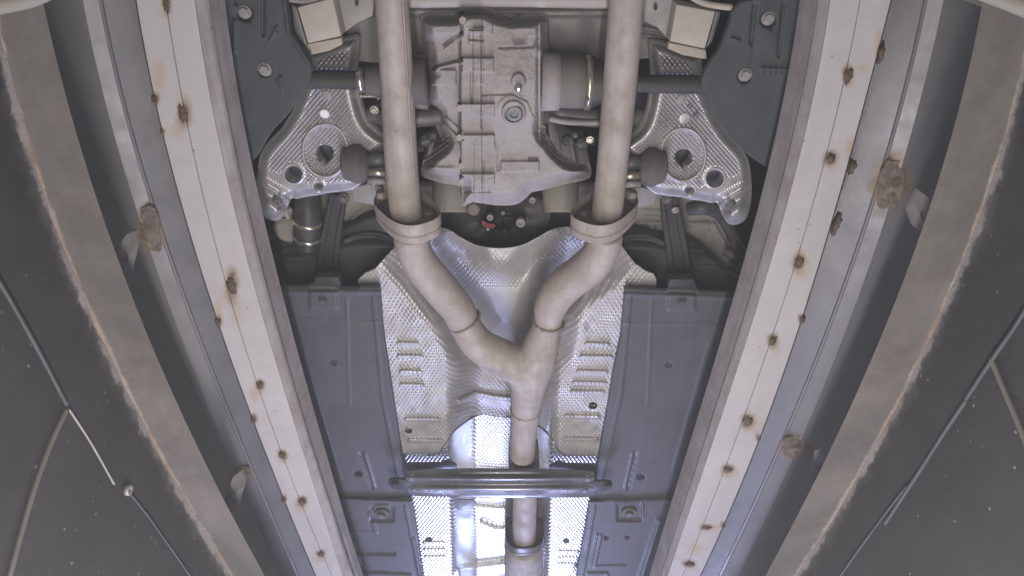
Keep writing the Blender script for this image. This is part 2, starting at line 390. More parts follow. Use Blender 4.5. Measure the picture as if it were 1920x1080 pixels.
for side, Q, WS, BS, GS, RST in (('left', LEFT, WL, BL, GL, SL), ('right', RIGHT, WR, BR, GR, SR)):
    sg = -1 if side == 'left' else 1
    L = {k: ln(v) for k, v in Q.items()}
    # ---- pale rail the wheels run beside
    r_o, r_w = row(L['o'], ZR), row(L['w'], ZR)
    gm = L['g']; r_g0 = row(np.polyadd(gm, [0, 0, 0, -1.0]), ZR); r_g = row(gm, ZR+.002); r_g1 = row(np.polyadd(gm, [0, 0, 0, 1.0]), ZR)
    if side == 'right': r_g0, r_g1 = r_g1, r_g0
    r_m, r_i = row(L['m'], ZR+.016), row(L['i'], ZR+.060)
    other = 'left' if side == 'right' else 'right'
    rail = strip('ramp_rail', [off(r_o, 0, .05), r_o, r_g0, r_g, r_g1, r_w, r_w*.9+off(r_m*.1, 0, -.0016)] [:6] + [r_w+np.array([-sg*.0012, 0, .0010])] + [off(r_w, -sg*.0015, .05)], 'rail', None,
                 [1, 8, 1, 1, 8, 1, 1, 1],
                 {'rust': (lambda a: lambda X, Y: np.maximum(spots(a, 1.9)(X, Y), .0))([(x+(4 if sg > 0 else -3), y+6, rx, ry) for x, y, rx, ry in WS+BS+RST]), 'burn': spots(WS+BS, 1.25)})
    tag(rail, f'pale painted steel rail with rusty plug welds along the {side} edge of the car', 'rail', 'pale rails either side of the car')
    side_ = strip('inner_flange', [off(r_w, -sg*.0022, .001), r_m, off(r_m, -sg*.001, .006), off(r_i, sg*.004, -.012), r_i, off(r_i, sg*.001, .03), off(r_w, -sg*.0022, .09)], 'railin', rail, 2)
    for k, (x, y, rx, ry) in enumerate(WS):
        blob('plug_weld', x, y, ZR+.0015, rx*.62, ry*.66, .0045, 'weld', rail, k+(20 if sg > 0 else 0), .7)
    for k, (x, y, rx, ry) in enumerate(BS):
        blob('edge_weld', x, y, ZR+.004, rx*.8, ry*.85, .007, 'weld', rail, k+(50 if sg > 0 else 40), .6)
    # ---- galvanised channel behind it
    rg = L['rg']; pa = lambda c, d: np.polyadd(c, [0, 0, 0, d])
    rows = [row(pa(L['o'], sg*2.5), .884), row(pa(rg, -sg*4), .862), row(pa(rg, -sg*2), .8592), row(rg, .858), row(pa(rg, sg*2), .8572), row(pa(rg, sg*5), .8570),
            row(pa(rg, sg*34), .848), row(pa(rg, sg*44), .850), row(pa(L['b'], sg*10), .872), row(pa(L['b'], sg*45), .870)]
    back = [off(rows[-1], 0, .03), off(rows[0], 0, .03)]
    chan = strip('galvanised_channel', rows+back, 'galv', None, [4, 1, 1, 1, 1, 4, 3, 3, 1, 1, 1, 1],
                 {'rust': spots([(x, y, rx*1.5, ry*1.2) for x, y, rx, ry in GS], 1.3), 'burn': spots([(x, y-ry*.4, rx*.6, ry*.35) for x, y, rx, ry in GS], 1.2)})
    tag(chan, f'blue grey galvanised channel with rust at its clips, outside the {side} pale rail', 'steel channel', 'galvanised channels beside the rails')
    for k, (x, y, rx, ry) in enumerate(GS):
        for j in range(4):
            blob('weld_bead', x+random.uniform(-.4, .5)*rx, y+(j-1.5)*ry*.42, .860, rx*.42, ry*.16, .006, 'weld' if j % 2 else 'rusty', chan, 70+k*5+j, .5)
    # ---- brackets between channel and pit edge
    if side == 'left':
        hb = [([(216, 468), (236, 440), (256, 432), (258, 462), (248, 500), (245, 518), (236, 514), (228, 494)], circ(236, 482, 4, 9)),
              ([(420, 938), (436, 896), (452, 884), (462, 900), (450, 938), (448, 952), (434, 960), (426, 955)], circ(437, 932, 4, 12))]
    else:
        hb = [([(1700, 392), (1722, 356), (1744, 372), (1740, 412), (1726, 432), (1712, 424)], circ(1730, 402, 4, 9)),
              ([(1522, 900), (1530, 850), (1546, 846), (1552, 872), (1540, 912), (1526, 918)], circ(1538, 878, 3, 8))]
    for po, ho in hb:
        sheet('fixing_bracket', po, lambda X, Y: .70+.0007*(sg*-1)*(X-po[0][0]), 'rusty', chan, [ho], 1.5, .006)
    for x, y, rx, ry in GS:                                               # ribbed clip plates welded across the channel
        n_ = 22; po = [(x+rx*.85*math.copysign(abs(math.cos(t))**.6, math.cos(t))*random.uniform(.85, 1.1)+(y-(y+ry*.8*math.sin(t)))*sg*.22, y+ry*.95*math.copysign(abs(math.sin(t))**.6, math.sin(t))*random.uniform(.9, 1.08)) for t in np.arange(n_)/n_*2*math.pi]
        sheet('clip_plate', po, (lambda y0, ry_: lambda X, Y: .8495-.0013*np.sin((Y-y0)/ry_*9+.6*np.sin(X/6.))-.0012*vnoise(X, Y, 4))(y, ry), 'clip', chan, [], 1.5, .004)
    # ---- edge beam over the pit wall and the wall itself
    jt = 9*(vnoise(ROWY*0+3.3+sg, ROWY, 61)-.5)+3.5*(vnoise(ROWY*0+9.1, ROWY, 17)-.5)+1.6*(np.random.rand(len(ROWY))-.5)
    r_b, r_e = row(L['b'], .62), row(L['e'], .62, jt)
    eb = strip('pit_edge_beam', [off(r_b, sg*.034, .035), r_b, r_e, off(r_e, sg*.04, .035)], 'beam', None, [1, 12, 1, 1],
               {'rust': (lambda c: lambda X, Y: np.exp(-np.maximum(abs(np.polyval(c, Y)-X), 0)/15.)*.98+spots([(1860, 40, 70, 50), (30, 10, 60, 30), (1720, 330, 20, 60), (1640, 560, 22, 70), (200, 500, 22, 80)], 1.)(X, Y)*.55)(L['e']),
                'chalk': (lambda c: lambda X, Y: np.exp(-np.maximum(abs(np.polyval(c, Y)-X), 0)/11.)*1.0)(L['e'])})
    tag(eb, f'grey brown concrete beam with a ragged rusty edge, {side} side of the pit', 'beam', 'edge beams along the pit')
    r_s = row(L['e'], .62)
    lows = [off(r_e, -sg*.001, -.0005)]+[off(r_s, sg*.006*k/4, -.002-.09*k) for k in (.08, .2, .35, .5, .8, 1.2)]+[off(r_s, sg*.01, -.5), off(r_s, sg*.01, -1.0)]
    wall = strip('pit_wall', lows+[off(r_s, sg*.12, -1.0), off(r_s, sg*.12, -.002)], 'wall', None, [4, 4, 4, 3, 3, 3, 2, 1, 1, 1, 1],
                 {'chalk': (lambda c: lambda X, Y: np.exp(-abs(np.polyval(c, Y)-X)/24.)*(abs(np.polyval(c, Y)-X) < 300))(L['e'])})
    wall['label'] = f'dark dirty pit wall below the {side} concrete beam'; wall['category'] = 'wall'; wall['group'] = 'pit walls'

WALLX = {-1: row(ln(LEFT['e']), .62), 1: row(ln(RIGHT['e']), .62)}
def wp(px, py, s, o=.006):
    x = s*.48
    for _ in range(6):
        p = at_x(px, py, x); x = float(np.interp(p[1], WALLX[s][:, 1], WALLX[s][:, 0]))-s*o+s*.006*max(0, .62-p[2])/.36
    return at_x(px, py, x)
# left wall: cable, short conduit, washer
c = tube_w('wall_cable', [wp(-40, 470, -1), wp(8, 545, -1), wp(70, 655, -1), wp(125, 760, -1)], .0024, 'conduit'); tag(c, 'thick grey cable running along the left pit wall', 'cable')
c = tube_w('wall_wire', [wp(127, 764, -1, .003), wp(170, 830, -1, .003), wp(214, 908, -1, .003)], .0014, 'bolt'); tag(c, 'thin bright wire stretched along the left pit wall to a round fixing', 'wire')
c = tube_w('wall_wire', [wp(244, 926, -1, .003), wp(276, 966, -1, .003), wp(318, 1025, -1, .003), wp(374, 1105, -1, .003)], .0014, 'conduit'); tag(c, 'hair thin grey wire low on the left pit wall below the round fixing', 'wire')
c = tube_w('drop_conduit', [wp(126, 766, -1), wp(96, 830, -1), wp(60, 930, -1), wp(14, 1095, -1)], .0027, 'tan'); tag(c, 'tan conduit slanting down the left pit wall from the cable', 'conduit')
wc = Vector(wp(238, 919, -1, .004))
f = lathe('wall_fixing', wc, (1, 0, 0), [(.0072, 0), (.0072, .003), (.006, .0045), (.0032, .0045), (.003, .002), (.0005, .002)], 'bolt', None, 20); tag(f, 'small pale round fixing screwed to the left pit wall', 'fixing')
# right wall
c = tube_w('wall_cable', [wp(1960, 520, 1), wp(1905, 610, 1), wp(1862, 672, 1), wp(1812, 748, 1)], .0024, 'conduit'); tag(c, 'thick grey blue cable running along the right pit wall', 'cable')
c = tube_w('wall_wire', [wp(1812, 750, 1, .003), wp(1775, 805, 1, .003), wp(1727, 880, 1, .003), wp(1660, 982, 1, .003)], .0026, 'conduit'); tag(c, 'thin grey wire continuing the cable along the right pit wall', 'wire')
c = tube_w('wall_wire', [wp(1700, 912, 1, .003), wp(1640, 990, 1, .003), wp(1572, 1085, 1, .003)], .0016, 'conduit'); tag(c, 'hair thin wire lowest on the right pit wall', 'wire')
c = tube_w('drop_conduit', [wp(1858, 672, 1), wp(1880, 725, 1), wp(1912, 800, 1), wp(1950, 900, 1)], .0027, 'tan'); tag(c, 'tan conduit slanting down the right pit wall from the cable', 'conduit')
# cross tubes at the rear end of the pit edge
c = tube_px('cross_tube', [(-90, 22, .60, 19), (40, 0, .60, 17), (92, -18, .60, 15)], 'beige'); tag(c, 'beige cross tube at the rear end of the left pit edge', 'tube', 'cross tubes at the pit end')
c = tube_px('cross_tube', [(2000, 42, .60, 20), (1905, 6, .60, 17), (1830, -20, .60, 15)], 'beige'); tag(c, 'beige cross tube at the rear end of the right pit edge', 'tube', 'cross tubes at the pit end')
c = plate('end_plate', [(1774, -14), (1796, -3), (1842, 14), (1850, 4), (1840, -18)], .84, .006, 'gold'); tag(c, 'yellowed end plate closing the right channel at the top', 'plate')
# ramp deck above the channels
def quad(name, pts, m, parent=None):
    bm = bmesh.new(); b = [bm.verts.new(p) for p in pts]; f = bm.faces.new(b); r = bmesh.ops.extrude_face_region(bm, geom=[f])
    bmesh.ops.translate(bm, verts=[g for g in r['geom'] if isinstance(g, bmesh.types.BMVert)], vec=(0, 0, .02)); return from_bm(name, bm, m, parent)
for s in (-1, 1):
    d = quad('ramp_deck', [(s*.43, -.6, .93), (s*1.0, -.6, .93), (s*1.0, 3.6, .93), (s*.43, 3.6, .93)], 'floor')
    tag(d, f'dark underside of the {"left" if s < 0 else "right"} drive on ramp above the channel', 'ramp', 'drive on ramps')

# ================================================================== THE CAR
car = tag(empty('car', (-.01, .7, 1.0)), 'underside of a car standing over the pit, silver exhaust and heat shields between black panels', 'car')

# ---- floor pan far up: closes the view everywhere
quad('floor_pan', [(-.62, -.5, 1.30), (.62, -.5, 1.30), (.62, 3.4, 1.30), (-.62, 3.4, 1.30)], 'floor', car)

# ---- underbody panels
def panel_h(lines=(), pads=(), base=1.0):
    def fn(X, Y):
        h = .0022*(vnoise(X, Y, 70)-.5)
        for pts, wd, hh in lines: h = h+hh*ridge(X, Y, pts, wd)
        for (cx, cy, hx, hy, hh) in pads: h = h+hh*box(X, Y, cx, cy, hx, hy, 4)
        return base-h
    return fn
PL = [(470, 541), (521, 540), (572, 540), (580, 536), (625, 537), (634, 541), (671, 542), (674, 540), (712, 539), (718, 620), (730, 700), (745, 800), (756, 888), (762, 930), (680, 934), (600, 930), (560, 928)]
pl = sheet('underbody_panel', PL, panel_h([([(515, 548), (710, 548)], 5, .005), ([(528, 596), (716, 604)], 3, .0015), ([(700, 560), (716, 740), (748, 900)], 3.5, .003), ([(676, 850), (698, 914)], 3, -.005), ([(684, 850), (702, 912)], 2.5, .003),
      ([(560, 640), (640, 900)], 3, .0012), ([(650, 560), (655, 760)], 3, .001)], [(606, 563, 24, 14, .004)]), 'plastic', car, [circ(624, 680, 7, 5), circ(671, 889, 8, 6)], 2.5, .010)
PR = [(1172, 541), (1230, 545), (1248, 546), (1256, 542), (1304, 544), (1314, 549), (1360, 551), (1420, 553), (1370, 700), (1320, 860), (1300, 936), (1200, 938), (1108, 934), (1114, 905), (1121, 870), (1135, 790), (1150, 700), (1163, 640)]
pr = sheet('underbody_panel', PR, panel_h([([(1175, 552), (1400, 560)], 5, .005), ([(1170, 606), (1396, 610)], 3, .0015), ([(1182, 560), (1164, 740), (1128, 900)], 3.5, .003), ([(1192, 850), (1177, 916)], 3, -.005), ([(1186, 850), (1172, 914)], 2.5, .003),
      ([(1330, 640), (1262, 880)], 3, .0012), ([(1222, 560), (1214, 760)], 3, .001)], [(1278, 566, 24, 14, .004)]), 'plastic', car, [circ(1255, 685, 7, 5), circ(1202, 895, 8, 6)], 2.5, .010)
bolt(606, 564, .994, 6, 'plastic', pl, 'screw', 1.5); bolt(1278, 566, .994, 6, 'plastic', pr, 'screw', 1.5)
lathe('rubber_bung', at(624, 680, 1.003), (0, 0, -1), [(.0075, -.01), (.0075, 0), (.003, .001)], 'rubber', pl, 14)
lathe('rubber_bung', at(1255, 685, 1.003), (0, 0, -1), [(.0075, -.01), (.0075, 0), (.003, .001)], 'rubber', pr, 14)
FL = [(560, 937), (640, 933), (770, 937), (776, 960), (782, 1000), (795, 1085), (796, 1110), (600, 1110), (575, 1000)]
fl = sheet('front_underbody_panel', FL, panel_h([([(640, 937), (772, 942)], 4, .006), ([(693, 962), (706, 1000)], 3, .004), ([(700, 958), (706, 948), (728, 948)], 3, .004), ([(655, 998), (700, 998)], 3, .002), ([(655, 1000), (676, 1060)], 3, .0025), ([(760, 950), (788, 1090)], 3, .003),
      ([(776, 1010), (790, 1090)], 3, .004), ([(668, 1036), (738, 1038)], 5, -.005), ([(680, 1076), (770, 1080)], 4, .005)], [(716, 964, 20, 12, -.006)], .995), 'plastic', car, [], 2.0, .010)
FR = [(1106, 937), (1180, 942), (1290, 936), (1330, 936), (1290, 1020), (1262, 1110), (1068, 1110), (1080, 1085), (1092, 1020), (1102, 970)]
fr = sheet('front_underbody_panel', FR, panel_h([([(1108, 942), (1280, 938)], 4, .006), ([(1204, 945), (1204, 968)], 3, .004), ([(1120, 1003), (1108, 1060)], 2.6, .004), ([(1127, 1003), (1115, 1060)], 2.6, .004), ([(1115, 1063), (1170, 1061)], 3, .003), ([(1233, 974), (1196, 1085)], 2.6, .005),
      ([(1238, 976), (1204, 1085)], 2.6, .005), ([(1115, 950), (1092, 1080)], 3, .003), ([(1102, 1076), (1138, 1076), (1142, 1090)], 3, .004)], [(1180, 962, 21, 13, -.006)], .995), 'plastic', car, [circ(1137, 1009, 5, 4), circ(1177, 1008, 5, 4)], 2.0, .010)
bolt(716, 964, .998, 8, 'dsteel', fl, 'bolt', 1.8); bolt(1179, 961, .998, 8, 'dsteel', fr, 'bolt', 1.8)

# ---- front heat shield (seen through the arch and below the brace)
def front_h(X, Y):
    cx = 938+.0*Y
    wd = np.where(Y < 900, 92, 92-(Y-900)*.03)
    t = ss(wd+8, wd-48, abs(X-cx))                 # tunnel
    z = 1.034+(.158-.04*ss(860, 930, Y))*t
    z = z+.004*np.sin(X/26.)*t
    for yy, x0, x1 in ((1018, 795, 832), (1030, 795, 832), (1044, 797, 835), (1034, 1050, 1082), (1046, 1048, 1080), (1058, 1046, 1078)):
        z = z-.003*ridge(X, Y, [(x0, yy), (x1, yy)], 3)
    z = z+.010*ridge(X, Y, [(868, 936), (940, 942), (1000, 938)], 12)+.008*ridge(X, Y, [(905, 975), (930, 985), (948, 984)], 7)-.020*ridge(X, Y, [(870, 1075), (945, 1066)], 20)
    z = z-.0006*(vnoise(X, Y, 30)-.5)
    return z+dimple(X, Y, z, .0094, .0014)*(1-.85*ss(20, 8, abs(abs(X-938)-(wd-22))))
FS = [(752, 760), (1126, 760), (1120, 870), (1108, 920), (1098, 980), (1088, 1050), (1076, 1110), (800, 1110), (792, 1060), (782, 1000), (772, 940), (762, 890)]
fs = sheet('front_heat_shield', FS, front_h, 'shieldb', car, [circ(804, 1012, 7, 5), circ(1062, 1014, 6, 5)], 1.1, .002)
lab(fs, 'bright front heat shield in the tunnel')
plate('shield_bracket', [(849, 936), (888, 937), (893, 946), (884, 952), (868, 956), (850, 962)], 1.07, .003, 'dsteel', fs, .0008)

# ---- rear heat shield
PIPE_L = [(772, 455), (775, 480), (795, 505), (830, 545), (862, 585), (874, 612), (900, 648), (945, 672), (985, 705)]
PIPE_R = [(1133, 455), (1130, 475), (1105, 500), (1055, 537), (1030, 575), (1020, 625), (1002, 690), (985, 770), (980, 860)]
topL = [(756, 866), (750, 820), (738, 745), (728, 680), (720, 620), (713, 545), (700, 546), (674, 541), (671, 525), (685, 512), (702, 505), (716, 490), (732, 472), (750, 455), (775, 435), (818, 425)]
topC = cr([(818, 425), (842, 432), (866, 447), (896, 461), (936, 466), (976, 461), (1008, 446), (1036, 431), (1064, 426), (1088, 430)], 5)
topR = [(1140, 440), (1160, 455), (1175, 474), (1190, 494), (1212, 509), (1226, 514), (1231, 524), (1230, 545), (1172, 547), (1167, 620), (1152, 700), (1138, 770), (1127, 820), (1121, 866)]
botA = cr([(1121, 855), (1066, 854), (1050, 845), (1035, 822), (1012, 800), (975, 783), (945, 782), (925, 779), (905, 776), (882, 785), (858, 802), (845, 815), (832, 836), (815, 852), (756, 850)], 4)
RS = np.vstack([np.array(topL)[1:], topC[1:-1], np.array(topR)[:-1], botA])
def rear_emb(X, Y):
    return np.maximum(ss(42, 28, abs(X-937))*ss(478, 490, Y)*ss(542, 532, Y)*1.2, (.3+.7*ss(.25, .55, vnoise(X, Y, 46)))*(1-.97*ss(72, 46, abs(X-945))*ss(530, 540, Y)*ss(640, 610, Y))*(1-.8*ss(70, 50, abs(X-937))*ss(490, 478, Y)))
def rear_h(X, Y):
    yy = np.clip((Y-480)/370., 0, 1.1)
    half = 175-75*ss(480, 660, Y)-2*ss(700, 850, Y)
    ax = abs(X-942)
    deep = ss(half+10, half-62, ax)
    z = 1.022+(.065+.058*ss(600, 850, Y))*deep
    # tongue between the two pipes hangs lower
    tg = sdf(X, Y, cr([(820, 440), (878, 466), (900, 504), (922, 518), (954, 518), (976, 502), (1002, 472), (1060, 440), (1000, 380), (880, 380)], 4, True))
    z = z-.040*ss(16, -34, tg)
    z = z+.020*ss(0, -40, sdf(X, Y, np.array([(905, 455), (966, 455), (950, 536), (926, 536)])))*0
    # channels following the pipes
    for P in (PIPE_L, PIPE_R):
        z = z+.035*ss(66, 20, dline(X, Y, P))*ss(760, 640, Y)
    # stepped recess forward of the Y
    z = z+.010*ss(10, -14, sdf(X, Y, cr([(850, 760), (866, 716), (892, 694), (940, 700), (975, 720), (980, 780), (905, 770)], 4, True)))
    z = z-.012*ridge(X, Y, [(862, 752), (892, 738), (925, 745), (955, 748)], 6)
    # ribs on the flat edges
    for y, a, b in ((644, 748, 782), (668, 748, 790), (697, 752, 788), (722, 752, 792), (786, 762, 822), (826, 768, 828), (645, 1100, 1140), (669, 1090, 1146), (697, 1084, 1136), (718, 1076, 1134), (735, 1072, 1130), (781, 1062, 1122), (823, 1060, 1118)):
        z = z-.006*ridge(X, Y, [(a, y), (b, y+1)], 5)
    z = z-.006*ss(10, 2, abs(sdf(X, Y, RS)))*ss(500, 600, Y)*0
    sm = 1-.92*ss(80, 50, abs(X-945))*ss(525, 540, Y)*ss(650, 620, Y)
    z = z-(.004*(vnoise(X, Y, 34)-.5)+.0022*(vnoise(X, Y, 13)-.5))*sm
    return z+dimple(X, Y, z, .0088, .00115)*rear_emb(X, Y)
rs = sheet('rear_heat_shield', RS, rear_h, 'shield', car, [circ(766, 808, 6.5, 6), circ(1112, 761, 8, 7)], 1.15, .003)
# dark rim of the arch edge
e3 = [at(x, y, float(rear_h(np.array([x]), np.array([y]))[0])+.001) for x, y in botA[4:-3]]
tube_w('rolled_edge', e3, .0022, 'dsteel', rs, 8, 1)
e3 = [at(x, y, float(rear_h(np.array([x]), np.array([y]))[0])+.001) for x, y in topC]
tube_w('rolled_edge', e3, .0016, 'shield', rs, 8, 1)

# ---- exhaust
ZP = .95
def mk_pipe(pts, name, lb):
    return lab(tube_px(name, pts, 'pipe', car, 8, 32), lb)
pL = mk_pipe([(731, -40, ZP, 31.5), (734.5, 0, ZP, 31.5), (744, 150, ZP, 31.3), (752, 300, ZP, 31), (759, 385, ZP, 30), (766, 425, ZP, 30)], 'exhaust_pipe', 'left exhaust pipe beside the differential')
pR = mk_pipe([(1181, -40, ZP, 34), (1175, 0, ZP, 33.5), (1163, 150, ZP, 32), (1149, 300, ZP, 29.5), (1140, 385, ZP, 29), (1136, 425, ZP, 29)], 'exhaust_pipe', 'right exhaust pipe beside the differential')
# weld seam along the left pipe
tube_px('pipe_seam', [(754, -30, ZP-.0215, 2.0), (760, 80, ZP-.0215, 2.0), (769, 230, ZP-.0215, 1.8), (776, 330, ZP-.0215, 1.5)], 'pipe', pL, 6, 8)
# joined pipes with the Y
def remeshed(name, tubes, vox, m, parent, it=8):
    V = []; Fc = []
    for pts in tubes:
        A = cr(pts, 8); v, f = tube_data([at(a[0], a[1], a[2]) for a in A], [rad(a[1], a[2], a[3]) for a in A], 28)
        Fc += [tuple(i+len(V) for i in q) for q in f]; V += v
    me = bpy.data.meshes.new('t'); me.from_pydata([tuple(v) for v in V], [], Fc)
    o = bpy.data.objects.new('t', me); COL.objects.link(o)
    r = o.modifiers.new('r', 'REMESH'); r.mode = 'VOXEL'; r.voxel_size = vox
    s = o.modifiers.new('s', 'SMOOTH'); s.factor = .5; s.iterations = it
    dg = bpy.context.evaluated_depsgraph_get(); me2 = bpy.data.meshes.new_from_object(o.evaluated_get(dg)); me2.name = name
    bpy.data.objects.remove(o); return link(name, me2, m, parent)
yp = remeshed('exhaust_y_pipe', [
    [(770, 438, .955, 33), (774, 465, .958, 33), (792, 500, .965, 34), (830, 545, .975, 34), (858, 580, .98, 32), (871, 608, .982, 30), (897, 645, .982, 32), (938, 668, .982, 34), (978, 690, .982, 36), (988, 720, .984, 31)],
    [(1136, 438, .955, 32), (1131, 462, .958, 33), (1108, 497, .965, 35), (1058, 536, .975, 35), (1034, 570, .98, 32), (1027, 604, .982, 27), (1016, 642, .982, 33), (1003, 680, .982, 38), (990, 725, .984, 33), (985, 775, .986, 27), (981, 820, .99, 25), (979, 855, .993, 24)]],
    .0028, 'pipe', car, 7)
lab(yp, 'two pipes merging into one through a Y joint')
# weld seams of the Y
def ring_weld(name, c0, c1, z, parent, m='weldtan', rw=2.6, bow=6):
    (x0, y0), (x1, y1) = c0, c1; P = []
    for t in np.linspace(0, 1, 9):
        x = x0+(x1-x0)*t; y = y0+(y1-y0)*t+bow*math.sin(math.pi*t)
        P.append((x, y, z-rad(y, z, math.hypot(x1-x0, y1-y0)/2)*math.sqrt(max(0, 1-(2*t-1)**2))*1.0, rw*random.uniform(.8, 1.3)))
    return tube_px(name, P, m, parent, 3, 8)
def weld_ring(cx, cy, dx, dy, z, rpx):
    c = Vector(at(cx, cy, z)); ax = (Vector(at(cx+dx, cy+dy, z))-Vector(at(cx-dx, cy-dy, z))).normalized(); x, y, _ = frame(ax); r = rad(cy, z, rpx)
    P = []; Rr = []
    for i in range(73):
        t = 2*math.pi*i/72; P.append(c+(x*math.cos(t)+y*math.sin(t))*r*.965+ax*random.uniform(-.0008, .0008)); Rr.append(random.uniform(.0026, .0040))
    V, Fc = tube_data(P, Rr, 8); return obj('weld_seam', V, Fc, 'weldtan', yp)
weld_ring(871, 601, 6, 10, .982, 31.5); weld_ring(1028, 604, -3, 14, .982, 29.5); weld_ring(985, 768, 0, 10, .986, 27.5)
ps = tube_px('exhaust_sleeve', [(982, 830, 1.03, 27), (982, 860, 1.03, 29), (983, 890, 1.03, 29)], 'pipedark', car, 5, 24)
# flanges: stamped oval rims
def oval_flange(cx, cy, wpx, tilt, parent, name='pipe_flange', z0=.962, hh=.066, m='pipe', prof=None):
    c = Vector(at(cx, cy, z0)); k = rad(cy, z0, 1.)
    up = Vector((0, 0, 1)); rt = Vector((1, 0, 0)); n = Vector((0, 1, 0))
    ca, sa = math.cos(tilt), math.sin(tilt); a = rt*ca+up*sa; b = up*ca-rt*sa
    bm = bmesh.new(); rows = []
    prof = prof or [(.50, .016), (.80, .014), (.90, .008), (.955, -.006), (.985, -.008), (1.0, -.004), (1.0, .009), (.955, .011), (.955, .0135), (.985, .0155), (.985, .0235), (.94, .028), (.62, .036)]
    hw = wpx*k; n_ = 48
    for s, d in prof:
        r = []
        for i in range(n_):
            th = 2*math.pi*i/n_; cc, sn = math.cos(th), math.sin(th)
            e = 2.0/2.7; X = hw*s*math.copysign(abs(cc)**e, cc); Y = hh*s*math.copysign(abs(sn)**e, sn)
            r.append(bm.verts.new(c+a*X+b*Y+n*d))
        rows.append(r)
    for p, q in zip(rows[:-1], rows[1:]):
        for i in range(n_): bm.faces.new((p[i], p[(i+1) % n_], q[(i+1) % n_], q[i]))
    bm.faces.new(rows[0]); bm.faces.new(rows[-1])
    return from_bm(name, bm, m, parent, True, 28)
for x, t, p in ((763, -.96, pL), (1134, .96, pR)):
    oval_flange(x, 393, 78, t, p, hh=.044)
    oval_flange(x, 393, 78, t, p, 'flange_face', hh=.044, m='pipedark', prof=[(.40, .003), (.86, .004), (.91, .008), (.80, .016), (.5, .017)])
for (x, y, p) in ((716, 375, pL), (805, 412, pL), (1184, 375, pR), (1094, 412, pR)):
    lathe('flange_bolt', Vector(at(x, y, .95))+Vector((0, -.006, 0)), (0, -1, 0), [(.0085, 0), (.0085, .008), (.007, .010)], 'pipedark', p, 6, False)
fp = tube_px('front_exhaust_pipe', [(985, 890, 1.02, 23), (984, 940, 1.02, 22.5), (983, 990, 1.02, 22), (983, 1025, 1.02, 22)], 'pipe', car, 6, 28); lab(fp, 'single exhaust pipe ahead of the cross brace')
tube_px('flex_joint', [(983, 1022, 1.025, 31), (983, 1032, 1.025, 35), (982, 1050, 1.025, 36), (982, 1120, 1.025, 36)], 'pipe', fp, 6, 28)
tube_px('clamp_collar', [(983, 975, 1.075, 33), (983, 995, 1.06, 36), (983, 1020, 1.045, 37.5), (983, 1030, 1.04, 37)], 'dsteel', fp, 6, 28)
oval_flange(983, 1000, 36, .1, fp, 'pipe_flange', 1.03, .05, 'dsteel')
plate('hanger_plate', [(948, 936), (1026, 936), (1030, 960), (1020, 985), (1018, 1010), (1000, 1028), (966, 1028), (948, 1010), (946, 970)], 1.075, .004, 'dsteel', fp, .001)

# ---- cross brace
def brace_h(X, Y):
    t = (X-938)/180.
    z = .945+.018*np.abs(t)**2.2
    yc = 909-3*t*t
    z = z-.010*np.exp(-((Y-(yc-11))/6.)**2)-.014*np.exp(-((Y-(yc+9))/6.5)**2)*(1-.6*ss(.6, .95, abs(t)))
    return z+.018*ss(9, 21, abs(Y-yc))
BRC = np.vstack([cr([(760, 892), (800, 888), (870, 886), (938, 886), (1010, 886), (1080, 889), (1115, 893)], 5), cr([(1112, 915), (1110, 931), (1040, 933), (938, 934), (850, 932), (772, 929), (764, 912)], 5)])
bc = sheet('cross_brace', BRC, brace_h, 'brace', car, [], 1.5, .012)
for x, y in ((772, 896), (778, 916), (1102, 897), (1096, 918)): bolt(x, y, .957, 6, 'brace', bc, 'bolt', 1.5)
plate('brace_tab', cr([(728, 905), (738, 899), (775, 902), (778, 918), (740, 917)], 4, True), .957, .006, 'tank', bc, .001)
plate('brace_tab', cr([(1148, 908), (1138, 903), (1102, 906), (1098, 922), (1140, 919)], 4, True), .957, .006, 'tank', bc, .001)
bolt(742, 908, .953, 5, 'tank', bc, 'bolt', 1.4); bolt(1140, 911, .953, 5, 'tank', bc, 'bolt', 1.4)
plate('tunnel_bracket', [(758, 869), (826, 868), (840, 862), (856, 872), (856, 892), (762, 890)], 1.012, .004, 'brace', car, .001)
plate('tunnel_bracket', [(1119, 871), (1062, 870), (1046, 864), (1030, 874), (1030, 892), (1115, 892)], 1.012, .004, 'brace', car, .001)

# ---- grey and beige floor parts
def floor_piece(name, poly, z, m, lines=(), step=3.0):
    def fn(X, Y):
        h = .008*(vnoise(X, Y, 40)-.5)
        for pts, wd, hh in lines: h = h+hh*ridge(X, Y, pts, wd)
        return z-h
    return sheet(name, poly, fn, m, car, [], step, .02)
cm = floor_piece('subframe_crossmember', [(640, -40), (1262, -40), (1258, 60), (1230, 108), (1140, 116), (1030, 114), (800, 116), (700, 118), (655, 112)], 1.06, 'steel', [([(650, 24), (1250, 24)], 10, .01), ([(1200, 50), (1235, 58)], 4, .012), ([(1200, 66), (1235, 70)], 4, .01)])
sr = tube_px('subframe_rail', [(700, -6, 1.00, 14), (770, 1, 1.00, 13), (940, 0, 1.00, 12), (1140, 1, 1.00, 14), (1230, -8, 1.00, 14)], 'rail', car, 6, 20); lab(sr, 'bright rail across the top of the picture')
floor_piece('floor_section', [(590, 345), (715, 340), (800, 350), (870, 345), (872, 392), (800, 402), (740, 420), (700, 432), (600, 445), (560, 450)], 1.12, 'beige', [([(650, 366), (650, 400)], 5, .006), ([(690, 362), (686, 392), (660, 410)], 5, .006), ([(640, 412), (700, 408)], 3, .005), ([(640, 420), (690, 417)], 3, .005), ([(640, 428), (680, 426)], 3, .005)])
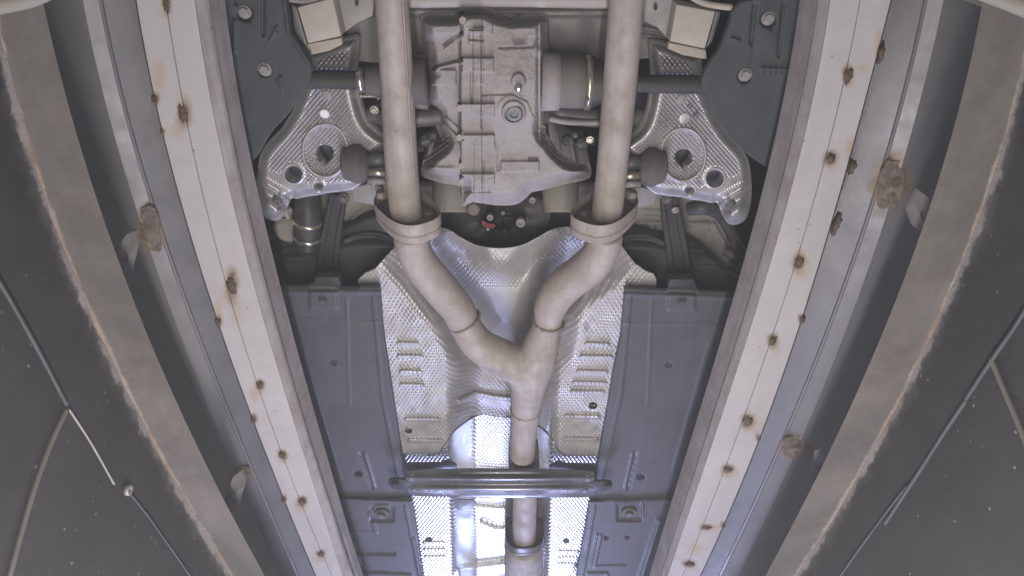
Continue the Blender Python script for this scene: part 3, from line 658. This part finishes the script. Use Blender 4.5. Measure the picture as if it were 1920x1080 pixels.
floor_piece('floor_section', [(1022, 345), (1100, 350), (1200, 350), (1300, 362), (1346, 410), (1394, 505), (1360, 520), (1320, 470), (1240, 455), (1150, 445), (1072, 400), (1030, 394)], 1.12, 'beige', [([(1205, 396), (1240, 396)], 3, .006), ([(1205, 407), (1240, 407)], 3, .006), ([(1200, 418), (1330, 420)], 5, .010), ([(1338, 420), (1384, 505)], 5, .010), ([(1200, 432), (1330, 432)], 3, .004), ([(1222, 426), (1222, 440)], 6, .010)])
for cx in (846, 1050):
    tube_px('support_cup', [(cx, 330, 1.13, 34), (cx, 360, 1.10, 34), (cx, 398, 1.08, 30)], 'beige', car, 5, 24)
# dark well round the propeller shaft coupling
cp = sheet('coupling_shield', cr([(800, 392), (850, 384), (900, 372), (1010, 360), (1030, 390), (1080, 396), (1110, 420), (1090, 450), (1010, 460), (960, 480), (900, 480), (840, 455), (800, 440)], 4, True), lambda X, Y: 1.13+.02*ss(90, 20, np.hypot(X-940, (Y-430)*1.6))+.002*vnoise(X, Y, 20), 'floor', car, [], 3, .01)
sheet('flex_disc', circ(938, 405, 96, 52, 40), lambda X, Y: 1.105-.006*np.sin(np.arctan2(Y-405, X-938)*6)+.03*ss(.55, .2, np.hypot((X-938)/96, (Y-405)/52)), 'rubber', cp, [], 2.5, .03)
for x, y, r in ((919, 406, 7), (976, 416, 10), (998, 374, 7), (943, 398, 4)):
    lathe('coupling_bolt', at(x, y, 1.10), (0, -.35, -1), [(rad(y, 1.1, r), -.01), (rad(y, 1.1, r), .006), (rad(y, 1.1, r*.8), .011), (rad(y, 1.1, r*.4), .011), (rad(y, 1.1, r*.35), .008)], 'steel', cp, 14)
lathe('coupling_bolt', at(915, 429, 1.10), (0, 0, -1), [(.0025, 0), (.0022, .003), (.001, .004)], 'white', cp, 10)
plate('paint_mark', cr([(905, 414), (916, 419), (928, 421), (926, 428), (912, 427), (904, 421)], 3, True), 1.098, .001, 'redpaint', cp, 0)
lathe('coupling_bolt', at(888, 392, 1.10), (0, -.3, -1), [(.012, -.01), (.012, .004), (.009, .006)], 'pipedark', cp, 14)

# ---- tank covers, straps, hoses
TL = cr([(470, 470), (520, 452), (600, 444), (650, 428), (680, 414), (706, 408), (735, 414), (752, 440), (746, 462), (728, 476), (712, 496), (690, 510), (676, 522), (672, 550), (480, 552)], 3, True)
def tank_h(sgn):
    def fn(X, Y):
        Xm = X if sgn < 0 else 2*AX-X; Ym = Y if sgn < 0 else Y-4
        d = dline(Xm, Ym, cr([(645, 450), (672, 440), (705, 438), (738, 448)], 4)); d2 = dline(Xm, Ym, cr([(525, 470), (545, 465), (600, 463)], 3))
        step = .020*ss(0, 26, Ym-452+14*np.cos((Xm-690)/60.))
        return 1.085-step-.010*np.exp(-(d/4.)**2)-.008*np.exp(-(d2/4.)**2)-.006*box(Xm, Ym, 560, 512, 26, 16, 8)-.003*vnoise(X, Y, 50)
    return fn
lab(sheet('fuel_tank_cover', TL, tank_h(-1), 'tank', car, [], 2.5, .03), 'left black tank cover')
TR = cr([(1162, 452), (1176, 437), (1240, 448), (1290, 452), (1330, 480), (1370, 520), (1420, 552), (1230, 556), (1231, 518), (1208, 507), (1186, 490), (1170, 470)], 3, True)
lab(sheet('fuel_tank_cover', TR, tank_h(1), 'tank', car, [], 2.5, .03), 'right black tank cover')
def strap(pts, wpx, lb):
    P = cr(pts, 6); L_ = []; n = len(P)
    tg = np.gradient(P[:, :2], axis=0); nn = np.stack([-tg[:, 1], tg[:, 0]], -1); nn /= np.linalg.norm(nn, axis=1)[:, None]
    V = []; Fc = []
    for i in range(n):
        w_ = wpx[0]+(wpx[1]-wpx[0])*i/(n-1)
        for s, dz in ((-1, .006), (-.9, 0), (-.5, .0), (-.38, .002), (.38, .002), (.5, .0), (.9, 0), (1, .006)):
            V.append(at(P[i, 0]+nn[i, 0]*w_*s, P[i, 1]+nn[i, 1]*w_*s, P[i, 2]+dz))
    for i in range(n-1):
        for k in range(7): Fc.append((i*8+k, i*8+k+1, i*8+9+k, i*8+8+k))
    o = obj('tank_strap', V, Fc, 'tank', car, False); md = o.modifiers.new('t', 'SOLIDIFY'); md.thickness = .002; return lab(o, lb)
s1 = strap([(635, 368, 1.06), (630, 392, 1.06), (624, 425, 1.058), (616, 480, 1.05), (612, 541, 1.04)], (17, 21), 'left black tank strap')
s2 = strap([(1254, 372, 1.06), (1257, 395, 1.06), (1262, 425, 1.058), (1271, 480, 1.05), (1279, 546, 1.04)], (17, 23), 'right black tank strap')
bolt(645, 372, 1.055, 7, 'dsteel', s1); bolt(1266, 394, 1.055, 5, 'bright', s2); bolt(1250, 374, 1.055, 6, 'dsteel', s2)
plate('strap_end', [(586, 536), (592, 520), (634, 520), (640, 538)], 1.0, .02, 'tank', s1); plate('strap_end', [(1252, 540), (1256, 524), (1300, 524), (1308, 542)], 1.0, .02, 'tank', s2)
hs = tube_px('filler_hose', [(580, 350, 1.07, 20), (578, 372, 1.06, 23), (577, 400, 1.05, 25), (577, 430, 1.05, 25), (576, 462, 1.05, 26)], 'rubber', car, 6, 24)
for y, mm in ((415, 'gold'), (444, 'bright')): tube_px('hose_clamp', [(577, y-3, 1.05, 26.2), (577, y+3, 1.05, 26.4)], mm, hs, 2, 28, False)
lathe('clamp_screw', at(547, 415, 1.035), (0, -.3, -1), [(.006, -.01), (.006, .003), (.0045, .005), (.002, .005), (.002, .003)], 'gold', hs, 12)
blob('foam_lump', 541, 400, 1.06, 9, 13, .008, 'bush', hs, 4, .4)
lathe('bracket_block', at(538, 432, 1.07), (0, 0, -1), [(.026, -.03), (.026, 0), (.02, .004)], 'beige', hs, 14)
h2 = tube_px('brake_hose', [(1292, 392, 1.05, 13), (1318, 388, 1.04, 15), (1345, 396, 1.045, 14), (1362, 420, 1.06, 11), (1380, 455, 1.07, 10), (1402, 490, 1.08, 9)], 'rubber', car, 6, 16)
tube_px('brake_line', [(1360, 470, 1.08, 10), (1378, 480, 1.07, 11), (1398, 505, 1.07, 12), (1408, 540, 1.08, 12)], 'rubber', h2, 6, 14)

# ---- control arms of stamped embossed alloy
ARM = cr([(575, 96), (588, 92), (664, 70), (672, 90), (669, 120), (667, 150), (671, 172), (675, 193), (683, 219), (693, 235), (707, 247), (720, 256), (727, 266), (722, 280), (700, 300), (690, 330), (668, 352), (650, 358), (615, 362), (597, 366),
          (575, 369), (556, 373), (547, 372), (540, 384), (535, 398), (527, 410), (515, 414), (503, 411), (492, 402), (484, 380), (481, 350), (482, 325), (484, 308), (488, 291), (496, 276), (508, 262), (524, 246), (537, 226), (547, 210), (556, 188), (566, 165), (574, 140)], 3, True)
BEAD = [(497+50*k/11., 332.5+30*k/11.) for k in range(12)]
def arm_h(X, Y):
    D = -sdf(X, Y, ARM)
    z = .985+.022*ss(20, 0, D)**1.4
    r = np.hypot((X-609.5)/38., (Y-282.5)/45.)
    z = z-.005*np.exp(-((r-1.10)/.07)**2)+.004*ss(1.06, .98, r)
    for cx, cy, ro, ri in ((550, 326, 21, 15), (597, 350, 13, 8)):
        q = np.hypot(X-cx, (Y-cy)); z = z-.004*ss(ro, ro-4, q)+.010*ss(ri+4, ri-1, q)
    q = np.hypot(X-609, Y-287); z = z+.006*ss(20, 13, q)
    z = z-.005*np.exp(-(dline(X, Y, [(500, 349), (541, 376)])/2.2)**2)
    low = (Y-349-(X-500)*.66)
    z = z+.012*ss(0, 8, low)*ss(560, 545, X)-.020*ss(10, 34, low)*ss(34, 8, np.hypot(X-515, Y-385))
    for bx, by in BEAD: z = z-.0032*np.exp(-((X-bx)**2+(Y-by)**2)/3.2)
    z = z+.014*ss(0, -14, sdf(X, Y, np.array([(515, 358), (526, 352), (530, 392), (519, 396)])))
    return z+.02*ss(130, 90, Y)
def arm_emb(X, Y):
    D = -sdf(X, Y, ARM); r = np.hypot((X-609.5)/38., (Y-282.5)/45.)
    e = ss(16, 26, D)*(1-ss(.06, .02, abs(r-1.04)))*(1-np.exp(-((r-1.10)/.09)**2))
    e = e*ss(0, 10, 322-(Y-(X-500)*.33))
    for cx, cy, ro in ((550, 326, 24), (597, 350, 16), (612, 178, 7)): e = e*ss(ro-3, ro+3, np.hypot(X-cx, Y-cy))
    return e
tear = np.vstack([circ(609, 287, 15.5, 15.5, 40)[3:18][::1]*1.0]) if False else np.array([(593.5, 285), (596, 277), (602, 273), (609, 271.5), (616, 273), (622, 277), (624.5, 285), (622, 294), (617, 302), (613, 308), (611, 312), (607, 312), (605, 308), (601, 302), (596, 294)])
HOL = [cr(tear, 3, True), circ(550, 326, 14.5, 14), circ(597, 350, 8, 7)]
def unm(fn): return lambda X, Y: fn(2*AX-X, Y-DY)
armL = lab(sheet('control_arm', ARM, arm_h, 'arm', car, HOL, 1.5, .02, {'emb': arm_emb}), 'left dimpled silver control arm')
armR = lab(sheet('control_arm', mir(ARM), unm(arm_h), 'arm', car, [mir(h) for h in HOL], 1.5, .02, {'emb': unm(arm_emb)}), 'right dimpled silver control arm with engraved marks')
for arm, f in ((armL, lambda p: np.array(p, float)), (armR, mir)):
    # rear wall of the box section seen through the holes
    sheet('arm_back_wall', f(cr([(540, 300), (560, 270), (590, 250), (640, 250), (660, 290), (640, 340), (590, 358), (540, 345)], 4, True)), 1.045, 'gfloor', arm, [], 4, .004)
    (x, y), = f([(609, 300)]); tube_px('bush_sleeve', [(x, y-4, 1.02, 5), (x, y+8, 1.012, 5)], 'steel', arm, 2, 14, False)
    (x, y), = f([(612, 178)]); lathe('pressed_disc', at(x, y, .984), (0, 0, -1), [(.007, -.003), (.007, .0004), (.006, .0008)], 'steel', arm, 18)
    (x, y), = f([(521, 372)]); lathe('arm_pin', at(x, y, 1.0), (0, .3, -1), [(.009, -.02), (.009, .004), (.006, .008)], 'dsteel', arm, 16)
lathe('white_disc', at(608.5, 213, .984), (0, 0, -1), [(.0072, -.004), (.0072, .001), (.006, .002)], 'white', armL, 22)  # plain white disc set on the arm face
lathe('pressed_disc', at(1284, 222, .984), (0, 0, -1), [(.0085, -.003), (.0085, .0004), (.007, .0008)], 'arm', armR, 18)
# engraved strokes on the right arm: two slashes and a zigzag
for k, P in enumerate(([(1288, 202), (1294, 194)], [(1293, 204), (1298, 198)], [(1298, 220), (1306, 208), (1302, 219), (1308, 210), (1307, 224)])):
    tube_px('engraved_stroke', [(x, y, .9835, .9) for x, y in P], 'dsteel', armR, 3, 6, False)

# ---- subframe mounts: pale square faces
def mount(sgn, poly, shelf, web, lb):
    o = plate('subframe_mount', poly, .955, .03, 'bush', car, .0025); lab(o, lb)
    plate('mount_shelf', shelf, .972, .010, 'bush', o, .002)
    plate('mount_web', web, .985, .012, 'steel', o, .003)
    return o
ml = mount(-1, [(557, 14), (624, -4), (640, 68), (577, 82)], [(568, 84), (640, 71), (642, 84), (618, 96), (572, 106)], [(600, -30), (705, -30), (700, 30), (668, 46), (640, 66), (624, -2)], 'left square subframe mount')
mr = mount(1, [(1268, 8), (1342, 22), (1322, 92), (1256, 78)], [(1254, 80), (1324, 94), (1326, 112), (1280, 104), (1252, 92)], [(1208, -30), (1310, -30), (1268, 8), (1254, 76), (1232, 52), (1206, 40)], 'right square subframe mount')
plate('mount_cheek', [(545, 8), (556, 14), (576, 84), (568, 92), (552, 60)], .965, .03, 'dsteel', ml, .002); plate('mount_cheek', [(1343, 20), (1352, 24), (1336, 78), (1324, 92)], .965, .03, 'dsteel', mr, .002)
tube_px('mount_rim', [(538, -2, .962, 5), (575, 2, .962, 5), (612, -8, .962, 5)], 'steel', ml, 5, 10); tube_px('mount_rim', [(1285, -14, .962, 6), (1320, 6, .962, 6), (1372, 14, .962, 6)], 'bush', mr, 5, 10)
sheet('slot_shade', circ(669, 4, 4, 8), .983, 'floor', ml, [], 1.5, .0); sheet('slot_shade', circ(1229, 13, 4, 7), .983, 'floor', mr, [], 1.5, .0)  # flat dark patches painted for the shade inside the slots, nothing is cut

# ---- drive shafts
sl = tube_px('drive_shaft', [(548, 149, .965, 17), (640, 150, .965, 17), (704, 151, .965, 17.5)], 'rubber', car, 6, 24)
tube_px('boot_clamp', [(671, 151, .965, 22), (684, 151, .965, 22)], 'bright', sl, 2, 28, False); tube_px('shaft_boot', [(684, 151, .965, 25), (720, 152, .97, 30), (770, 153, .97, 40), (800, 153, .97, 44)], 'bushrub', sl, 6, 28)
sr_ = tube_px('drive_shaft', [(1190, 156, .965, 17), (1260, 158, .965, 17), (1345, 159, .965, 17)], 'rubber', car, 6, 24)
bt = tube_px('shaft_boot', [(1036, 154, .985, 50), (1052, 154, .985, 47), (1075, 154, .985, 48), (1094, 154, .985, 48)], 'boot', sr_, 3, 32, False)
tube_px('boot_clamp', [(1096, 155, .985, 50), (1107, 155, .985, 50)], 'gold', sr_, 2, 32, False); tube_px('boot_cone', [(1108, 155, .985, 48), (1140, 156, .975, 36), (1195, 157, .965, 22)], 'rubber', sr_, 4, 28)
lathe('clamp_dot', at(1101, 187, .945), (0, 0, -1), [(.003, 0), (.0025, .002)], 'dsteel', sr_, 10)
# ---- subframe tubes below the shafts
c1 = tube_px('subframe_tube', [(1024, 216, 1.03, 16), (1045, 212, 1.02, 17), (1075, 216, 1.02, 18), (1140, 222, 1.02, 18), (1200, 218, 1.04, 18)], 'dsteel', car, 6, 20)
tube_px('subframe_lip', [(1030, 222, 1.0, 6), (1060, 228, .998, 6), (1100, 230, 1.0, 6), (1140, 230, 1.0, 6)], 'steel', c1, 6, 12)
c2 = tube_px('subframe_tube', [(690, 214, 1.03, 16), (760, 222, 1.02, 17), (830, 218, 1.03, 16)], 'dsteel', car, 6, 20)
for k, (x, y, rx, ry) in enumerate(((1065, 262, 12, 10), (1090, 268, 14, 12), (1108, 260, 10, 9), (1078, 250, 8, 8), (798, 262, 14, 12), (812, 252, 10, 9), (786, 275, 10, 9))):
    blob('casting_lump', x, y, 1.05, rx, ry, .014, 'dsteel', c1 if x > 900 else c2, 90+k, .35)
bb = [bolt(702, 206, 1.0, 6, 'bright', c2), bolt(1106, 262, 1.03, 5, 'bright', c1)]
tube_px('link_rod', [(676, 180, 1.01, 4), (704, 180, 1.01, 4), (712, 184, 1.01, 7)], 'bright', c2, 4, 12)
sheet('rear_floor_bulge', cr([(1196, 176), (1222, 176), (1226, 210), (1216, 235), (1196, 250), (1180, 240), (1178, 190)], 4, True), 1.14, 'gfloor', car, [], 4, .01)
sheet('rear_floor_bulge', cr([(690, 196), (760, 196), (760, 260), (716, 254), (690, 230)], 4, True), 1.10, 'gfloor', car, [], 4, .01)
# ---- bushes and link bolts
for sgn in (-1, 1):
    f = (lambda x, y: (x, y)) if sgn < 0 else (lambda x, y: (2*AX-x, y+DY-2))
    (bx, by) = f(664, 303)
    cc = Vector(at(*f(664, 307), .978)); k = rad(307, .978, 1.)
    bs = lathe('arm_bush', cc, (sgn, 0, 0), [(16*k, -30*k), (25*k, -28*k), (30*k, -22*k), (36*k, -16*k), (37*k, -4*k), (34*k, 4*k), (33*k, 8*k), (30*k, 17*k), (22*k, 21*k)], 'bushrub', car, 28, True, 40)
    tube_px('bush_pin', [(*f(690, 300), .975, 14), (*f(724, 300), .975, 14)], 'dsteel', bs, 2, 16, False)
    plate('bush_bracket', [f(x, y) for x, y in ((686, 316), (726, 314), (728, 346), (700, 350), (688, 340))], .962, .02, 'steel', bs, .003)
    tube_px('bush_bolt', [(*f(692, 322), .95, 6.5), (*f(722, 324), .95, 6.5)], 'gold', bs, 2, 8, False)
    tube_px('bush_bolt', [(*f(690, 338), .957, 7), (*f(722, 340), .957, 7)], 'steel', bs, 2, 8, False)
    plate('arm_web', [f(x, y) for x, y in ((655, 352), (690, 345), (715, 350), (718, 372), (700, 385), (664, 380))], 1.04, .02, 'steel', bs, .004)

# ---- wheel arch liners
LL = np.vstack([np.array([(398, -30), (532, -30), (536, 0), (545, 60), (556, 82), (579, 110)]), cr([(583, 130), (580, 152), (566, 172), (548, 204), (534, 222), (516, 240), (500, 262), (486, 288), (470, 304), (445, 322)], 3), np.array([(430, 330), (380, 330)])])
def liner_h(lines, dome):
    def fn(X, Y):
        h = .004*(vnoise(X, Y, 60)-.5)
        for pts, wd, hh in lines: h = h+hh*ridge(X, Y, pts, wd)
        for cx, cy, r in dome: h = h-.006*ss(r, r*.6, np.hypot(X-cx, Y-cy))
        return .945-h
    return fn
ll = lab(sheet('wheel_liner', LL, liner_h([([(493, -20), (493, 65)], 5, -.005), ([(440, 40), (440, 95)], 6, .004), ([(520, 50), (506, 75)], 3, .003), ([(530, -20), (540, 60), (578, 118)], 4, .003), ([(520, 150), (528, 168)], 3, .003), ([(500, 40), (520, 64)], 3, .002)],
         [(459, 25, 18), (496, 132, 15)]), 'liner', car, [], 2.2, .014), 'left dark wheel arch liner')
RL = np.vstack([cr([(1392, 4), (1376, 20), (1368, 46), (1350, 92), (1334, 116), (1316, 150), (1325, 178), (1338, 212), (1356, 242), (1378, 268), (1405, 292), (1436, 312), (1462, 312), (1478, 300)], 3), np.array([(1545, 300), (1560, 0)]), cr([(1540, 2), (1480, -3), (1420, -2)], 3)])
rl = lab(sheet('wheel_liner', RL, liner_h([([(1415, 10), (1408, 80)], 5, -.005), ([(1470, 6), (1460, 104)], 5, -.005), ([(1372, 72), (1386, 76)], 3, .005), ([(1408, 88), (1402, 120)], 3, .003), ([(1425, 128), (1480, 130)], 3, .003)] +
         [([(1432+k*11, 127), (1430+k*11, 140)], 3, .004) for k in range(4)], [(1440, 37, 18), (1396, 143, 15)]), 'liner', car, [], 2.2, .014), 'right dark wheel arch liner')
for x, y, p in ((459, 22, ll), (497, 130, ll), (1440, 34, rl), (1397, 140, rl)): bolt(x, y, .946, 9.5, 'bolt', p, 'bolt', 1.35, (0, -.05, -1), .8)
lathe('push_rivet', at(1487, 129, .94), (0, 0, -1), [(.006, 0), (.005, .004), (.002, .006)], 'bolt', rl, 14)
for x, y, p in ((468, 44, ll), (526, 145, ll), (1445, 60, rl), (1393, 160, rl), (443, 12, ll)): blob('moulded_nib', x, y, .941, 3, 4, .003, 'liner', p, int(x), .3)

# ---- differential
DO = cr([(790, 30), (850, 25), (868, 14), (905, 12), (930, 22), (960, 30), (1000, 28), (1026, 36), (1028, 120), (1027, 205), (1022, 245), (1034, 262), (1052, 284), (1078, 303), (1104, 308), (1106, 334), (1060, 345), (1020, 356), (997, 361), (987, 371), (966, 384), (930, 385),
         (900, 381), (884, 380), (866, 386), (865, 352), (832, 344), (795, 333), (789, 318), (796, 297), (812, 282), (828, 266), (818, 240), (815, 212), (800, 196), (794, 165), (796, 110), (790, 75)], 3, True)
def diff_h(X, Y):
    D = -sdf(X, Y, DO)
    h = .060*ss(0, 26, D)
    # axle bulge and main bowl
    h = h+.030*np.exp(-(((X-955)/62.)**2+((Y-170)/95.)**2))+.016*np.exp(-(((X-830)/34.)**2+((Y-170)/70.)**2))
    h = h-.018*ss(866, 858, X)*ss(60, 80, Y)*ss(290, 250, Y)                  # left cover lies lower
    # joint flange
    h = h+.014*box(X, Y, 884, 210, 18, 176, 3)
    h = h-.010*box(X, Y, 884.5, 163, 1.6, 31, 1.2)-.006*box(X, Y, 903, 150, 1.4, 90, 1.2)-.005*box(X, Y, 887, 320, 1.2, 58, 1)
    h = h+.008*box(X, Y, 897, 105, 9, 52, 2)
    for cy, hx, hy in ((207, 30, 11), (264, 30, 10), (336, 30, 9), (45, 26, 17), (122, 28, 12), (372, 24, 9)): h = h+.010*box(X, Y, 896, cy, hx, hy, 3)
    h = h+.007*box(X, Y, 893, 70, 13, 12, 2)-.007*ridge(X, Y, [(879, 60), (879, 74), (906, 76), (906, 56)], 2)
    # right seam
    h = h+.010*box(X, Y, 1019, 150, 7, 110, 2)-.006*ridge(X, Y, [(1010, 80), (1011, 240)], 2.2)+.008*np.exp(-(((X-1014)/9.)**2+((Y-96)/9.)**2))
    # pads, bosses and ribs
    h = h+.008*box(X, Y, 833, 145, 21, 13, 3)-.005*np.exp(-(((X-819)/5.)**2+((Y-140)/5.)**2))
    h = h-.007*ridge(X, Y, [(866, 62), (848, 70), (832, 84)], 2.4)-.007*ridge(X, Y, [(866, 110), (840, 117), (812, 124)], 2.4)+.008*ridge(X, Y, [(866, 68), (835, 92)], 4)+.008*ridge(X, Y, [(866, 117), (818, 129)], 4)
    q = np.hypot(X-963, Y-211); h = h+.010*ss(36, 30, q)*ss(226, 150, Y)*.6+.008*ss(24, 20, q)-.010*ss(19, 17, q)
    h = h+.008*ss(15, 11, np.hypot(X-972, (Y-152)*.85))
    h = h-.005*ridge(X, Y, [(905, 178), (960, 176), (990, 190), (1000, 215)], 2.5)
    h = h-.006*ridge(X, Y, [(936, 90), (1000, 88), (1008, 70)], 3)-.010*ss(0, 20, dline(X, Y, [(930, 20), (930, 80), (1000, 60)])*0+20-np.hypot(X-975, Y-70))
    h = h-.008*ridge(X, Y, [(834, 12), (862, 26), (866, 30)], 3)-.008*ridge(X, Y, [(935, 24), (958, 36), (985, 22)], 3)
    for k in range(3):                                                   # fins beside the nose
        o = k*9
        h = h+.010*ridge(X, Y, cr([(1020+o*.2, 236+o), (1036-o*.1, 262+o), (1054, 282+o*.8), (1080, 303+o*.3)], 5), 3.4)-.010*ridge(X, Y, cr([(1020, 242+o), (1034, 268+o), (1052, 288+o*.8), (1078, 308+o*.3)], 5), 2.6)
        h = h+.009*ridge(X, Y, [(838, 254+o), (814, 273+o*.9), (795, 286+o*.8)], 3)-.009*ridge(X, Y, [(840, 258+o), (816, 277+o*.9), (797, 290+o*.8)], 2.4)
    h = h-.008*ridge(X, Y, [(868, 262), (850, 246), (832, 226)], 2.4)+.006*ridge(X, Y, [(868, 250), (836, 222)], 4)
    # nose and mounting wings
    h = h+.012*np.exp(-(((X-945)/55.)**2+((Y-345)/36.)**2))+.006*ss(8, 0, abs(Y-316))*ss(870, 840, X)
    h = h-.006*ridge(X, Y, [(930, 264), (934, 320)], 2)-.008*box(X, Y, 1000, 298, 8, 3, 2)+.006*box(X, Y, 975, 312, 34, 8, 4)-.005*ridge(X, Y, [(906, 300), (906, 380)], 1.8)-.004*ridge(X, Y, [(915, 350), (915, 380)], 1.6)-.004*ridge(X, Y, [(897, 350), (897, 380)], 1.6)
    h = h+.0022*(vnoise(X, Y, 20)-.5)+.0010*(vnoise(X, Y, 6)-.5)+.0008*(vnoise(X, Y, 2.6)-.5)
    return 1.045-h
df = lab(sheet('differential', DO, diff_h, 'cast', car, [], 1.25, .14), 'dusty cast differential housing')
zd = lambda x, y: float(diff_h(np.array([float(x)]), np.array([float(y)]))[0])
dp = lathe('drain_plug', at(964, 211, zd(964, 211)), (0, 0, -1), [(rad(211, .95, 15.5), -.006), (rad(211, .95, 15.5), .004), (rad(211, .95, 14), .0065), (rad(211, .95, 8.5), .0065), (rad(211, .95, 8), .0025), (.001, .0022)], 'plug', df, 12, True)
lathe('breather', at(972, 165, zd(972, 165)), (0, -.2, -1), [(.006, 0), (.006, .004), (.0045, .006), (.004, .011), (.002, .0125)], 'bright', df, 16)
for x, y in ((862, 202), (862, 257), (866, 310), (866, 340), (868, 38), (1014, 96)):
    lathe('housing_bolt', at(x, y, zd(x+8, y)+.006), (0, -.25, -1), [(.0058, -.008), (.0058, .004), (.005, .0055)], 'bush', df, 6, False)
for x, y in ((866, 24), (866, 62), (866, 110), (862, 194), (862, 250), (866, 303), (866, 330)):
    blob('notch_shade', x, y, zd(x+6, y)+.006, 5, 3, .004, 'floor', df, int(y), .2)  # solid dark blobs painted in for the shade of the notches
tube_px('axle_stub', [(1016, 154, .985, 53), (1048, 154, .985, 51.5)], 'cast', df, 2, 32, False)
tube_px('axle_stub', [(778, 154, .99, 48), (800, 154, .99, 50)], 'steel', df, 2, 32, False)

# ---- added haze volume, stands in for veiling glare and lifts the blacks
bm = bmesh.new(); bmesh.ops.create_cube(bm, size=1)
for v in bm.verts: v.co = Vector((v.co.x*3.2, v.co.y*6.4+1.6, v.co.z*3.0-.05))
me = bpy.data.meshes.new('glare_haze'); bm.to_mesh(me); bm.free(); hz = bpy.data.objects.new('glare_haze', me); COL.objects.link(hz); hz['kind'] = 'stuff'
hm = bpy.data.materials.new('glare_haze'); hm.use_nodes = True; hn = hm.node_tree; hn.nodes.remove(hn.nodes['Principled BSDF'])
pv = hn.nodes.new('ShaderNodeVolumePrincipled'); pv.inputs['Density'].default_value = .056; pv.inputs['Color'].default_value = (.95, .95, .97, 1); pv.inputs['Anisotropy'].default_value = 0
hn.links.new(pv.outputs[0], hn.nodes['Material Output'].inputs['Volume']); me.materials.append(hm)
